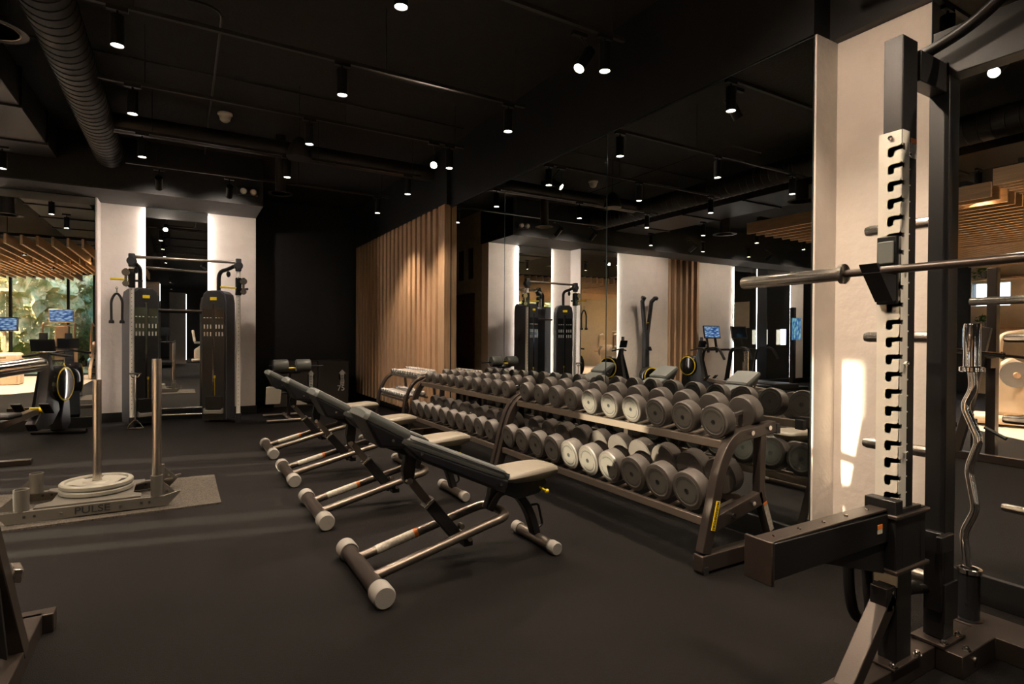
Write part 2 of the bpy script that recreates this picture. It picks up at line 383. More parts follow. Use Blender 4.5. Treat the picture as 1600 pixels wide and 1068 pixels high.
# LED coves: vertical light lines on the mirror sides that graze the pillars
def led(label, x, y, face, z0=BB+0.02, z1=ZS-0.03):
    t = thing('led_strip', label, 'light strip', (x, y, z0))
    a, b = (x-0.004, x) if face < 0 else (x, x+0.004)
    MB().bb(a, b, y-0.012, y+0.014, z0, z1).build('diffuser', 'led', t, g=True)
    MB().bb(a-(0.002 if face > 0 else -0.004), b+(0.002 if face < 0 else -0.004), y-0.014, y+0.016, z1, z1+0.01).build('end_cap', 'steel', t, g=True)
led('vertical light strip at left edge of the narrow mirror', -0.424, 9.258, -1)
led('vertical light strip at right edge of the narrow mirror', 0.314, 9.258, 1)
led('vertical light strip at left edge of the left wall mirror', -1.893, 8.974, -1)
led('vertical light strip left of the wide pillar past the slats', -5.728, 9.088, 1)
led('vertical light strip on the slim pillar far left', -6.612, 9.088, 1)
led('vertical light strip on the leftmost back pillar', -7.990, 9.092, -1)
# far left wall x=-9 with slit openings added to let in the low sun
LW = -9.0
added_sun_slits = [(4.18, 4.33, 1.9, 3.0), (4.90, 5.58, 1.92, 2.42), (5.60, 5.76, 1.0, 1.45), (5.90, 6.12, 1.0, 1.45), (6.22, 6.30, 1.0, 1.45), (7.20, 7.38, 1.0, 1.45), (7.60, 7.72, 1.0, 1.45), (8.0, 8.3, 1.0, 1.45)]
wl = MB(); ys = sorted(set([-2.6, 9.6] + [v for s_ in added_sun_slits for v in s_[:2]]))
for a, b in zip(ys, ys[1:]):
    sl = [s_ for s_ in added_sun_slits if s_[0] <= a+1e-6 and s_[1] >= b-1e-6]
    if sl: wl.bb(LW-0.2, LW, a, b, 0, sl[0][2]).bb(LW-0.2, LW, a, b, sl[0][3], ZC)
    else: wl.bb(LW-0.2, LW, a, b, 0, ZC)
struct('wall_left', wl, 'black_wall')
for i, s_ in enumerate(added_sun_slits):
    wn = struct('window_%d' % (i+10), MB().bb(LW-0.06, LW-0.05, s_[0], s_[1], s_[2], s_[3]), 'glass')  # panes of the openings added for the sun
    f = 0.02
    struct('window_frame', MB().bb(LW-0.08, LW-0.03, s_[0]-f, s_[0]-0.001, s_[2], s_[3]).bb(LW-0.08, LW-0.03, s_[1]+0.001, s_[1]+f, s_[2], s_[3]), 'black_metal', wn)
wc = MB(); ys2 = sorted(set([-2.4, 5.59] + [v for s_ in added_sun_slits[:2] for v in s_[:2]]))
for a, b in zip(ys2, ys2[1:]):
    sl = [s_ for s_ in added_sun_slits if s_[0] <= a+1e-6 and s_[1] >= b-1e-6]
    if sl: wc.bb(LW+0.001, LW+0.05, a, b, 0, sl[0][2]).bb(LW+0.001, LW+0.05, a, b, sl[0][3], ZC)
    else: wc.bb(LW+0.001, LW+0.05, a, b, 0, ZC)
struct('wall_left_cream', wc, 'cream')
struct('wall_left_band', MB().bb(LW+0.001, LW+0.04, 6.4, 7.1, 1.5, 2.3).bb(LW+0.001, LW+0.04, 8.55, 9.0, 0.6, 2.3), 'cream')
# window wall y=-2.5, x<-2.2
YW = -2.5
struct('wall_front', MB().bb(-9.1, -2.1, YW-0.2, YW, 2.95, ZC).bb(-9.1, -2.1, YW-0.2, YW, 0, 0.06), 'black_wall')
struct('wall_front_side', MB().bb(-2.2, -2.1, -16, YW, 0, ZC).bb(-2.25, -2.05, YW-0.2, YW, 0, ZC), 'black_wall')
xs = [-2.12 - 0.02]
k = 0
x = -2.78 + 1.27
mull = [-2.2, -2.83, -4.10, -5.37, -6.64, -7.91, -9.1]
for i, (xa, xb) in enumerate(zip(mull, mull[1:])):
    wn = struct('window_%d' % (i+1), MB().bb(xb+0.03, xa-0.03, YW-0.09, YW-0.08, 0.06, 2.95), 'glass')
    struct('window_frame', MB().bb(xb-0.03, xb+0.03, YW-0.14, YW-0.02, 0.06, 2.95), 'black_metal', wn, bev=0.003)
struct('wall_end', MB().bb(-2.2, 3.3, -16.2, -16, 0, ZC), 'black_wall')
# lit pillars of the long hall behind the camera
for i, (px, py) in enumerate(((-0.95, -4.0), (-0.15, -9.0), (-1.5, -13.0))):
    struct('wall_hall_pillar_%d' % (i+1), MB().bb(px-0.3, px+0.3, py-0.3, py+0.3, 0, ZS), 'plaster')
    led('vertical light strip on the %s white pillar of the hall behind' % ORD[i], px+0.302, py-0.1, 1)
# slatted oak wall panels beside the mirrors
sp = thing('slat_wall', 'tall light oak slatted wall panel beside the far dumbbell racks', 'wall panel', (2.9, 8.7, 0))
MB().bb(2.925, 2.95, 6.57, 10.87, BB-0.02, 2.85).build('backing', 'wood', sp, g=True)
y = 6.57; i = 0
while y < 10.8:
    wd = 0.20 if i == 0 else 0.105
    MB().bb(2.865, 2.926, y, min(y+wd, 10.87), BB-0.02, 2.86).build('slat', 'wood', sp, g=True, bev=0.002)
    y += wd + 0.085; i += 1
# oak ceiling baffles (slats run along y)
def baffles(label, x0, x1, y0, y1, z0=2.72, h=0.16, pitch=0.21):
    t = thing('ceiling_baffle_panel', label, 'ceiling slats', ((x0+x1)/2, (y0+y1)/2, z0), 0, 'slatted oak ceiling panels')
    MB().bb(x0, x1, y0+0.2, y0+0.26, z0+h, z0+h+0.05).bb(x0, x1, y1-0.26, y1-0.2, z0+h, z0+h+0.05).bb((x0+x1)/2, (x0+x1)/2+0.01, y0+0.2, y0+0.21, z0+h+0.04, ZC).build('carrier', 'black_metal', t, g=True)
    x = x0
    while x < x1:
        MB().bb(x, x+0.035, y0, y1, z0, z0+h).build('slat', 'woodceil', t, g=True)
        x += pitch
baffles('slatted oak ceiling panel near the rowers, above the left floor', -4.9, -1.25, 2.6, 5.4)
baffles('slatted oak ceiling panel in middle of the beige floor area', -8.6, -0.75, -0.1, 2.4, pitch=0.13)
baffles('slatted oak ceiling panel next to the large windows', -8.6, -2.3, -2.4, -0.4)
baffles('slatted oak ceiling panel over the far left corner', -8.6, -5.1, 2.6, 5.4, pitch=0.13)

# ================================================================ CEILING FITTINGS
rows = [(7.68, 'in the last row before the bulkhead'), (6.47, 'in the second row from the bulkhead'), (5.25, 'in the third row from the bulkhead'),
        (4.06, 'in the fourth row from the bulkhead'), (2.82, 'in the fifth row from the bulkhead'), (1.55, 'in the sixth row from the bulkhead'),
        (0.3, 'in the first row behind the camera'), (-2.9, 'in the second row of the hall behind'), (-6.0, 'in the third row of the hall behind'), (-9.5, 'in the fourth row of the hall behind'), (-13, 'in the last row of the hall behind')]
cols_ = [(2.34, 'nearest the mirror wall'), (0.98, 'one in from mirrors'), (-0.33, 'two in from mirrors'), (-1.6, 'above the rowers'), (-3.0, 'far left'), (-4.4, 'farthest left')]
def spot_unit(label, x, y, tilt=None, on=True, light=True, z=2.896, ztrack=3.12, watt=1.0, tint=(1.0, 0.80, 0.60), cone=1.75):
    t = thing('ceiling_spotlight', label, 'ceiling lamp', (x, y, z), 0, 'black track spotlights')
    d = Vector(tilt).normalized() if tilt else Vector((0, 0, -1))
    top = Vector((0, 0, 0.19)) if tilt else Vector((0, 0, 0.17))
    c = -d*0.16
    MB().lathe([(0.0, 0), (0.038, 0), (0.038, 0.176), (0.033, 0.176), (0.033, 0.166), (0, 0.166)], (-d*0.17)[:], d[:], 24).build('housing', 'black_metal', t)
    MB().lathe([(0.0, -0.0035), (0.032, -0.0035), (0.032, 0.001), (0, 0.001)], (0, 0, 0), d[:], 24).build('lens', 'lens' if on else 'lens_off', t)
    MB().cyl((-d*0.165)[:], (0, 0, ztrack-z-0.005), 0.008, n=8).box((0, 0, ztrack-z-0.012), (0.11, 0.03, 0.024)).build('track_adapter', 'black_metal', t)
    if on and light:
        L = bpy.data.lights.new('spot', 'SPOT'); L.energy = SPOT_W*watt; L.color = tint; L.spot_size = cone; L.spot_blend = 0.8; L.shadow_soft_size = 0.014
        lo = bpy.data.objects.new('lamp_light', L); col.objects.link(lo); lo.parent = t
        lo.location = d*0.022; lo.rotation_euler = d.to_track_quat('-Z', 'Y').to_euler()
    return t
STAR = (2.22, 5.15)
for y, rl in rows:
    for x, cl in cols_:
        if y < -2.5 and x < -1.0: continue
        if x <= -3.0 and (y < 5.4): continue
        if x == -1.6 and (2.9 < y < 5.4 or y < 2.6): continue
        if y == 7.68 and x in (0.98, -0.33): continue
        if x == -0.33 and -1 < y < 2.5 : continue
        spot_unit('lit spotlight %s, %s' % (rl, cl), x, y)
# extra aimed heads
spot_unit('tilted spotlight glaring toward the camera, beside a straight one', 2.17, 5.25, (-0.62, -1.0, -0.75))
spot_unit('tilted spotlight aimed at the slatted wall, near the mirror top', 2.18, 2.88, (-0.55, -0.1, -0.8), light=False)
for i, xx in enumerate((0.5, -0.23, -2.7, -5.1, -6.9, -8.3)):
    spot_unit('spotlight turned away to wash the back pillars, %s from the alcove' % ORD[i], xx, 7.74, (0.0, 1.3, -0.75), watt=0.38, tint=(1.0, 0.86, 0.74))
for i, (xx, yy) in enumerate(((-2.6, 1.2), (-4.4, 1.2), (-6.4, 1.2), (-3.4, -1.5), (-5.6, -1.5), (-2.6, 3.9), (-4.4, 4.4), (-7.6, 3.2))):  # downlights added to brighten the beige floor area
    spot_unit('added small downlight between the oak ceiling slats, %s of that area' % ORD[i], xx, yy, z=2.70, ztrack=2.9, watt=4.5)
# aimed lamps added to brighten the right pillar and the power rack
spot_unit('added tilted spotlight washing the white plaster pillar', 1.7, 1.55, (1.2, 0.0, -0.9), watt=0.38)
spot_unit('added tilted spotlight lighting the power rack from the room side', 0.55, 1.55, (1.5, -0.45, -1.75), watt=1.1, cone=1.15)
for y, rl in rows[:6]:
    x0 = -0.55 if y > 2 else 0.6
    t = thing('light_track', 'thin black lighting track %s' % rl.replace('in the', 'over the'), 'light track', ((x0+2.45)/2, y, 3.12))
    MB().bb(x0, 2.5, y-0.014, y+0.014, 3.118, 3.142).build('rail', 'duct', t, g=True)
    for x in (x0+0.3, 1.3, 2.4): MB().cyl((x, y, 3.142), (x, y, ZC), 0.004, n=6).build('hanger_rod', 'duct', t, g=True)
# spiral ducts
d1 = thing('spiral_duct', 'round black spiral duct running toward the back wall', 'duct', (-0.74, 5.5, 3.32))
MB().cyl((-0.74, -2.0, 3.32), (-0.74, 8.2, 3.32), 0.15, n=32).build('pipe', 'duct', d1, g=True)
rb = MB()
for i in range(60): rb.lathe([(0.153, -0.006), (0.1555, 0), (0.153, 0.006)], (-0.74, 1.6+i*0.11, 3.32), (0, 1, 0), 28)
rb.build('seam', 'duct', d1, g=True)
d2 = thing('spiral_duct', 'slimmer black duct crossing the ceiling toward the mirror wall', 'duct', (1.1, 7.05, 3.36))
MB().cyl((-0.62, 7.05, 3.36), (2.9, 7.05, 3.36), 0.10, n=28).build('pipe', 'duct', d2, g=True)
d3 = thing('rectangular_duct', 'wide boxy black duct at the upper left', 'duct', (-1.7, 4, 3.2))
MB().bb(-2.1, -1.25, -2.2, 8.3, 3.22, 3.55).build('casing', 'duct', d3, g=True, bev=0.006)
fl = MB()
for i in range(9): fl.bb(-2.12, -1.23, -1.5+i*1.15, -1.47+i*1.15, 3.2, 3.57)
islands(fl, 'flange', 'duct', d3, g=True)
def diffuser(label, x, y, z, r, name='air_diffuser'):
    t = thing(name, label, 'air vent', (x, y, z), 0, 'round ceiling air diffusers')
    MB().lathe([(r*0.45, 0.5*r), (r*0.45, 0.12*r), (r, 0.03*r), (r, 0), (r*0.93, 0), (r*0.42, 0.11*r), (r*0.42, 0.5*r)], (0, 0, 0), n=40).build('cone', 'duct', t)
    for k, q in enumerate((0.78, 0.6, 0.42)):
        MB().lathe([(q*r, 0.0), (q*r*0.8, 0.09*r), (q*r*0.76, 0.09*r), (q*r*0.95, 0.0)], (0, 0, 0), n=36).build('louvre_ring', 'rail', t)
    MB().cyl((0, 0, 0.4*r), (0, 0, ZC-z), r*0.44).build('collar', 'duct', t)
    return t
diffuser('large round air diffuser at the upper left corner', -0.95, 4.33, 2.94, 0.17)
diffuser('round air diffuser hanging at the alcove entrance', 1.03, 7.3, 2.9, 0.14)
diffuser('round air diffuser above the rower area', -2.3, 6.6, 3.0, 0.2)
sd = thing('smoke_detector', 'white smoke detector on the black ceiling', 'smoke detector', (0.405, 6.88, ZC))
MB().lathe([(0.075, 0), (0.075, -0.018), (0.06, -0.03), (0.06, -0.05), (0, -0.05)], (0, 0, 0)).build('base', 'white', sd)
MB().lathe([(0.052, -0.05), (0.052, -0.075), (0.03, -0.095), (0, -0.095)], (0, 0, 0)).build('sensor_cap', 'white', sd)
em = thing('emergency_light', 'twin-head white emergency lamp on black bulkhead', 'emergency lamp', (0.76, 8.37, 3.12))
MB().box((0, -0.02, 0.0), (0.26, 0.04, 0.10)).build('housing', 'black_plastic', em, bev=0.006)
for sx in (-0.05, 0.07): MB().lathe([(0.0, 0), (0.036, 0), (0.042, 0.02), (0.030, 0.055), (0, 0.055)], (sx, -0.04, 0.0), (0, -1, -0.2)).build('lamp_head', 'white', em)
bl = thing('pendant_speaker', 'black bell-shaped pendant hanging on a thin cord', 'pendant speaker', (0.98, 5.75, 2.9))
MB().lathe([(0.115, 0.0), (0.118, 0.02), (0.10, 0.09), (0.07, 0.16), (0.03, 0.20), (0.0, 0.205)], (0, 0, 0)).build('bell', 'duct', bl)
MB().cyl((0, 0, 0.2), (0, 0, ZC-2.9), 0.005, n=6).build('cord', 'duct', bl)
cd = thing('conduit', 'thin black conduit looping across the ceiling', 'conduit', (0, 4.5, 3.5))
MB().tube(fillet([(-0.35, 4.5, 3.50), (0.25, 4.5, 3.50), (0.25, 4.9, 3.50), (0.25, 8.2, 3.50)], 0.15), 0.009, 8).build('pipe', 'duct', cd, g=True)
MB().tube([(-1.2, 5.9, 3.585), (2.8, 5.9, 3.585)], 0.008, 8).build('pipe', 'duct', cd, g=True)
MB().tube([(-1.2, 3.5, 3.585), (2.8, 3.5, 3.585)], 0.008, 8).build('pipe', 'duct', cd, g=True)

# ================================================================ ADJUSTABLE BENCHES
def make_bench(label):
    t = thing('weight_bench', label, 'weight bench', (1.25, 0, 0), 0, 'adjustable benches in a row before the dumbbells')
    X = lambda x: x-1.25
    MB().cyl((X(.757), -.30, .05), (X(.757), .30, .05), .040).build('rear_foot', 'frame', t)
    for s in (-1, 1):
        MB().lathe([(0, 0), (.047, 0), (.051, .008), (.051, .085), (.045, .095), (0, .095)], (X(.757), s*.25, .05), (0, s, 0)).box((X(.757), s*.30, .012), (.06, .06, .018)).build('end_cap', 'grip', t)
    rail_pts = [(X(.765), -.13, .060), (X(1.36), -.13, .205), (X(1.50), -.13, .235), (X(1.50), .13, .235), (X(1.36), .13, .205), (X(.765), .13, .060)]
    MB().tube(fillet(rail_pts, [0, .02, .13, .13, .02, 0], 9), .0235, 16).build('base_rail', 'bench_tube', t)
    ra_ = Vector((X(.765), .13, .060)); rb_ = Vector((X(1.36), .13, .205)); rl = lambda f: (ra_*(1-f)+rb_*f)[:]
    MB().cyl(rl(.16), rl(.50), .0240, n=16).build('warning_label', 'sticker', t)
    MB().cyl(rl(.50), rl(.535), .0242, n=16).build('label_stripe', 'orange', t)
    # sliding post
    a = Vector((X(1.265), 0, .115)); b = Vector((X(1.095), 0, .325)); c = Vector((X(.985), 0, .470))
    d = (b-a).normalized(); ang = math.atan2(d.x, d.z)
    MB().box(((a+b)/2)[:], (.062, .055, (b-a).length), (0, ang, 0)).build('post_sleeve', 'black_metal', t, bev=.006)
    MB().box((b+d*.006)[:], (.070, .063, .018), (0, ang, 0)).build('collar', 'steel', t, bev=.004)
    d2 = (c-b).normalized()
    MB().box(((b+c)/2)[:], (.040, .036, (c-b).length), (0, math.atan2(d2.x, d2.z), 0)).build('post', 'bench_tube', t, bev=.004)
    MB().cyl((X(1.262), -.15, .155), (X(1.262), .15, .155), .012).cyl((X(1.25), -.05, .20), (X(1.25), -.08, .20), .014).build('cross_pin', 'steel', t)
    MB().box((X(1.265), 0, .125), (.05, .25, .03)).build('cross_plate', 'black_metal', t, bev=.004)
    MB().prism([(X(.962), .445), (X(.992), .435), (X(1.012), .47), (X(1.02), .56), (X(.965), .60), (X(.950), .52)], 'y', -.019, .019).build('pivot_bracket', 'black_metal', t, bev=.005)
    MB().cyl((X(.978), -.045, .462), (X(.978), .045, .462), .016).build('pivot_pin', 'steel', t)
    # lower back pad : leather face over a moulded cover
    def pad(name, cname, P, W, wtop, m1='pad'):
        # P: side polygon (x,z) : top-left, top-right, bottom-right, bottom-left ; leather slab on top, cover underneath
        (x0, z0), (x1, z1), (x2, z2), (x3, z3) = [(X(p[0]), p[1]) for p in P]
        n = Vector((-(z1-z0), 0, (x1-x0))).normalized()
        th = .030
        mb = MB(); k = 14
        sec = []
        for i in range(k+1):
            f = i/k; e = min(f, 1-f)
            r = 1-(max(0, .07-e)/.07)**2*.12
            pc = Vector((x0*(1-f)+x1*f, 0, z0*(1-f)+z1*f)); wloc = W*r
            prof = [(-wloc, -.004), (-wloc*1.0, -th*.55), (-wloc*.97, -th), (wloc*.97, -th), (wloc, -th*.55), (wloc, -.004), (wloc*.93, .012), (wloc*.5, .017), (0, .018), (-wloc*.5, .017), (-wloc*.93, .012)]
            drop = 0 if 0 < i < k else -.014
            sec.append([mb.bm.verts.new(pc + Vector((0, py, 0)) + n*(pz+drop if pz > 0 else pz)) for py, pz in prof])
        for s0, s1 in zip(sec, sec[1:]):
            for j in range(len(s0)): mb.bm.faces.new((s0[j], s0[(j+1) % len(s0)], s1[(j+1) % len(s0)], s1[j]))
        mb.bm.faces.new(list(reversed(sec[0]))); mb.bm.faces.new(sec[-1])
        up = mb.build(name, m1, t)
        c2 = MB(); o1 = Vector((x0, 0, z0))-n*(th*.9); o2 = Vector((x1, 0, z1))-n*(th*.9)
        q2 = Vector((x2, 0, z2)); q3 = Vector((x3, 0, z3))
        W1, W2 = W*.985, wtop
        V = [(o1.x, -W1, o1.z), (o2.x, -W1, o2.z), (q2.x, -W2, q2.z), (q3.x, -W2, q3.z), (o1.x, W1, o1.z), (o2.x, W1, o2.z), (q2.x, W2, q2.z), (q3.x, W2, q3.z)]
        c2._add([Vector(v) for v in V], [(0, 1, 2, 3), (7, 6, 5, 4), (0, 4, 5, 1), (1, 5, 6, 2), (2, 6, 7, 3), (3, 7, 4, 0)])
        cv = c2.build(cname, 'padback', t, bev=.016, seg=3)
        return up, cv
    pad('backrest', 'backrest_cover', [(.915, .700), (1.505, .448), (1.475, .352), (.972, .590)], .150, .138)
    pad('headrest', 'headrest_cover', [(.735, .832), (.955, .708), (.930, .640), (.800, .655)], .140, .120)
    for q in (-1, 1): MB().tube([(X(.94), q*.152, .693), (X(1.2), q*.153, .581), (X(1.49), q*.152, .456)], .0035, 6).build('piping', 'padback', t)
    for q in (-1, 1):
        for (x, z) in ((1.0, .615), (1.44, .410)): MB().cyl((X(x), q*.138, z), (X(x), q*.152, z), .008, n=12).build('rivet', 'steel', t)
        MB().cyl((X(.86), q*.12, .69), (X(.86), q*.138, .69), .007, n=12).build('rivet', 'steel', t)
    MB().bar([(X(.84), 0, .665), (X(1.0), 0, .59), (X(1.46), 0, .385)], .07, .035).build('back_spine', 'black_metal', t, bev=.004)
    # seat
    sb = MB()
    outline = [(1.46, .125), (1.50, .140), (1.62, .140), (1.74, .125), (1.82, .105), (1.86, .085), (1.872, .05)]
    top = []; bot = []; mid = []
    ring = [(x, -w_) for x, w_ in outline] + [(x, w_) for x, w_ in reversed(outline)]
    def zt(x): return .440 + .022*min(1, (x-1.46)/.30) - (.010 if x > 1.85 else 0)
    def tk(x): return .050 + .045*min(1, (x-1.46)/.25) - (.02 if x > 1.85 else 0)
    A = [sb.bm.verts.new((X(1.665+(x-1.665)*.96), y*.92, zt(x)-tk(x))) for x, y in ring]
    B = [sb.bm.verts.new((X(x), y, zt(x)-.016)) for x, y in ring]
    cx_ = 1.665
    C_ = [sb.bm.verts.new((X(cx_+(x-cx_)*.93), y*.91, zt(x)-.001)) for x, y in ring]
    D_ = [sb.bm.verts.new((X(cx_+(x-cx_)*.6), y*.55, zt(cx_+(x-cx_)*.6)+.004)) for x, y in ring]
    n_ = len(ring)
    for P_, Q_ in ((A, B), (B, C_), (C_, D_)):
        for j in range(n_): sb.bm.faces.new((P_[j], P_[(j+1) % n_], Q_[(j+1) % n_], Q_[j]))
    sb.bm.faces.new(D_); sb.bm.faces.new(list(reversed(A)))
    sb.build('seat', 'seat', t, sub=1)
    MB().prism([(X(1.48), .392), (X(1.78), .392), (X(1.80), .355), (X(1.74), .30), (X(1.60), .285), (X(1.50), .33)], 'y', -.055, .055).build('seat_bracket', 'black_plastic', t, bev=.008)
    MB().bar(fillet([(X(1.44), 0, .240), (X(1.50), 0, .345), (X(1.62), 0, .315), (X(1.705), 0, .20), (X(1.748), 0, .06)], .08), .045, .065, up=(0, 1, 0)).build('front_leg', 'black_metal', t, bev=.006)
    MB().prism([(X(1.42), .25), (X(1.47), .255), (X(1.55), .38), (X(1.46), .40)], 'y', -.022, .022).build('hinge_plate', 'black_metal', t, bev=.004)
    MB().tube(fillet([(X(1.715), 0, .225), (X(1.77), 0, .225), (X(1.80), 0, .10), (X(1.765), 0, .085)], .02, 5), .0075, 10).build('carry_handle', 'black_metal', t)
    MB().cyl((X(1.75), -.19, .036), (X(1.75), .19, .036), .030).build('front_foot', 'bench_tube', t)
    for s in (-1, 1):
        MB().lathe([(0, 0), (.033, 0), (.036, .006), (.036, .055), (.031, .062), (0, .062)], (X(1.75), s*.16, .036), (0, s, 0)).build('end_cap', 'grip', t)
    MB().cyl((X(1.745), -.05, .335), (X(1.745), -.115, .330), .0065, n=10).ball((X(1.745), -.125, .330), .013).build('release_knob', 'yellow', t)
    return t
bench_labels = ['grey weight bench nearest the camera, in front of near dumbbell rack', 'second weight bench from the camera', 'third weight bench from the camera, second from the roller bench', 'fourth weight bench from the camera, closest to the roller bench']
bn = make_bench(bench_labels[0]); bn.location = (1.25, 2.70, 0)
for i, yy in enumerate((3.83, 4.95, 6.1)):
    c = dup(bn); c.location = (1.25, yy, 0); c['label'] = bench_labels[i+1]

# ================================================================ DUMBBELL RACKS
def make_rack(label, y0, y1):
    t = thing('dumbbell_rack', label, 'dumbbell rack', (2.55, (y0+y1)/2, 0), 0, 'two-tier dumbbell racks')
    def frame(y, near):
        w_ = .05; ya, yb = y-w_/2, y+w_/2
        MB().bar([(2.225, y, .055), (2.925, y, .055)], .06, .085, up=(0, 0, 1)).build('base_foot', 'frame', t, g=True, bev=.006)
        MB().bar(fillet([(2.262, y, .10), (2.375, y, .52), (2.47, y, .665), (2.81, y, .700)], [0, .12, .10, 0], 8), .05, .062, up=(1, 0, 0.2)).build('front_leg', 'frame', t, g=True, bev=.004)
        MB().bar([(2.705, y, .665), (2.695, y, .35), (2.795, y, .10)], .045, .05, up=(1, 0, 0)).build('rear_leg', 'frame', t, g=True, bev=.004)
        MB().bar([(2.315, y, .235), (2.705, y, .325)], .045, .075, up=(0, 0, 1)).build('cross_bar', 'frame', t, g=True, bev=.004)
        s = -1 if near else 1; b = MB()
        for (bx, bz) in ((2.60, .682), (2.745, .698), (2.455, .268), (2.615, .305)): b.cyl((bx, y+s*w_/2, bz), (bx, y+s*(w_/2+.010), bz), .013, n=14)
        islands(b, 'bolt', 'chrome', t, g=True)
        MB().box((2.25, y, .02), (.03, .07, .04)).box((2.91, y, .02), (.03, .07, .04)).build('foot_pad', 'black_plastic', t, g=True)
    frame(y0+.03, True); frame(y1-.03, False)
    # upper tier
    MB().bb(2.425, 2.455, y0+.055, y1-.055, .604, .648).build('upper_front_rail', 'rail', t, g=True, bev=.003)
    MB().bb(2.745, 2.775, y0+.055, y1-.055, .655, .700).build('upper_rear_rail', 'rail', t, g=True, bev=.003)
    MB().bb(2.285, 2.312, y0+.055, y1-.055, .225, .268).build('lower_front_rail', 'rail', t, g=True, bev=.003)
    MB().bb(2.605, 2.632, y0+.055, y1-.055, .285, .328).build('lower_rear_rail', 'rail', t, g=True, bev=.003)
    rib = MB(); rib2 = MB(); n = int((y1-y0-.1)/.106)
    for i in range(n):
        yy = y0+.1+i*.106
        rib.box((2.60, yy, .6585), (.30, .03, .008), (0, -.15, 0)); rib2.box((2.458, yy, .281), (.30, .03, .008), (0, -.185, 0))
    rib.build('upper_saddle', 'rail', t, g=True); rib2.build('lower_saddle', 'rail', t, g=True)
    MB().bb(2.70, 2.74, (y0+y1)/2-.02, (y0+y1)/2+.02, .29, .66).build('rear_strut', 'frame', t, g=True)
    return t
r1 = make_rack('near two-tier bronze dumbbell rack with yellow plaque', 1.905, 4.09)
# plaque and sticker on the near frame
pq = MB().box((0, 0, 0), (.030, .003, .150), None).bm
A_ = math.atan2(.113, .42)
bmesh.ops.rotate(pq, verts=pq.verts, cent=(0, 0, 0), matrix=Matrix.Rotation(A_, 3, 'Y'))
bmesh.ops.translate(pq, verts=pq.verts, vec=(2.322, 1.9085, .285)); m_ = MB(); m_.bm.free(); m_.bm = pq
pqo = m_.build('brand_plaque', 'yellow', r1, g=True, bev=.004)
dv = Vector((math.sin(A_), 0, math.cos(A_)))
text_obj('TECHNOGYM', .0195, 'black_plastic', 'plaque_lettering', pqo, Matrix.Translation(-Vector(r1.location)) @ frame_mat((2.322, 1.9062, .285), dv, (-math.cos(A_), 0, math.sin(A_))), bold=True, sx=1.18)
pq = MB().box((2.748, 1.910, .215), (.032, .002, .17), (0, -math.atan2(.10, .25), 0)).build('warning_label', 'sticker', r1, g=True)
MB().box((2.718, 1.909, .292), (.032, .002, .014), (0, -math.atan2(.10, .25), 0)).build('label_stripe', 'orange', r1, g=True)
t_ = MB().bb(2.815, 2.845, 1.91, 1.96, .66, .715).build('end_cap', 'black_plastic', r1, g=True)
r2 = make_rack('far two-tier bronze dumbbell rack, continuing behind the near rack', 4.105, 6.27)

def make_dumbbell(r, L, hw, label, group, m='rubber', mf='rubber_face', emblem=True, letters=True):
    t = thing('dumbbell', label, 'dumbbell', (0, 0, 0), 0, group)
    for s in (-1, 1):
        hd = MB().lathe([(0, 0), (r*.55, 0), (r*.93, .004), (r, .012), (r, hw-.010), (r*.975, hw-.003), (r*.93, hw), (0, hw)], (s*(L/2-hw), 0, 0), (s, 0, 0), 40).build('head', m, t)
        fc = MB().lathe([(0, 0), (r*.78, 0), (r*.80, .0015), (r*.80, .003), (r*.74, .0035), (r*.72, .0018), (0, .0018)], (s*L/2, 0, 0), (s, 0, 0), 40).build('end_disc', mf, hd)
        if emblem:
            e = MB().lathe([(r*.155, .002), (r*.155, .0032), (r*.105, .0032), (r*.105, .002)], (s*L/2, 0, 0), (s, 0, 0), 6)
            e.build('emblem', 'emblem', fc)
            for sg in ((1, -1) if letters else ()):
                e = MB()
                for k in range(16):
                    a0 = math.radians(28+k*8.2); b0 = a0+math.radians(5)
                    q = [(s*L/2+s*.003, math.cos(a)*rr*r*sg, math.sin(a)*rr*r*sg) for a, rr in ((a0, .60), (b0, .60), (b0, .66), (a0, .66))]
                    e._add([Vector(v) for v in q], [(0, 1, 2, 3)])
                e.build('stamped_lettering', 'emblem', fc)
    MB().lathe([(.011, 0), (.016, .006), (.0135, .02), (.0165, (L-2*hw)/2), (.0135, L-2*hw-.02), (.016, L-2*hw-.006), (.011, L-2*hw)], (-(L/2-hw), 0, 0), (1, 0, 0), 20).build('handle', 'chrome', t)
    return t
TILT_U, TILT_L = math.atan2(.052, .32), math.atan2(.060, .32)
def fill_tier(y0, x_face, zfn, rs, L, tilt, where, pitch, group, skip=None):
    proto = None
    for i, r in enumerate(rs):
        hw = .060 + (r-.05)*.45
        lab = 'round black dumbbell, %s from the near end, %s' % (ORD[i], where)
        o = make_dumbbell(r, L, hw, lab, group, letters='near rack' in where)
        o.rotation_euler = (random.uniform(-.5, .5), -tilt, 0)
        zf = zfn(r)
        o.location = (x_face + L/2*math.cos(tilt), y0 + i*pitch, zf + L/2*math.sin(tilt))
fill_tier(2.005, 2.415, lambda r: .651+r, [.0895, .088, .0865, .085, .085, .085, .083, .081, .079, .078], .300, TILT_U, 'upper tier of near rack', .2105, 'dumbbells on the upper tier of the near rack')
fill_tier(2.065, 2.285, lambda r: .276+r, [.103]*3+[.102]*2+[.101]*2+[.098, .096, .094], .335, TILT_L, 'lower tier of near rack', .2085, 'dumbbells on the lower tier of the near rack')
fill_tier(4.235, 2.43, lambda r: .651+r, [.074, .072, .070, .068, .066, .064, .063, .062, .060, .058], .275, TILT_U, 'upper tier of far rack', .2015, 'dumbbells on the upper tier of the far rack')
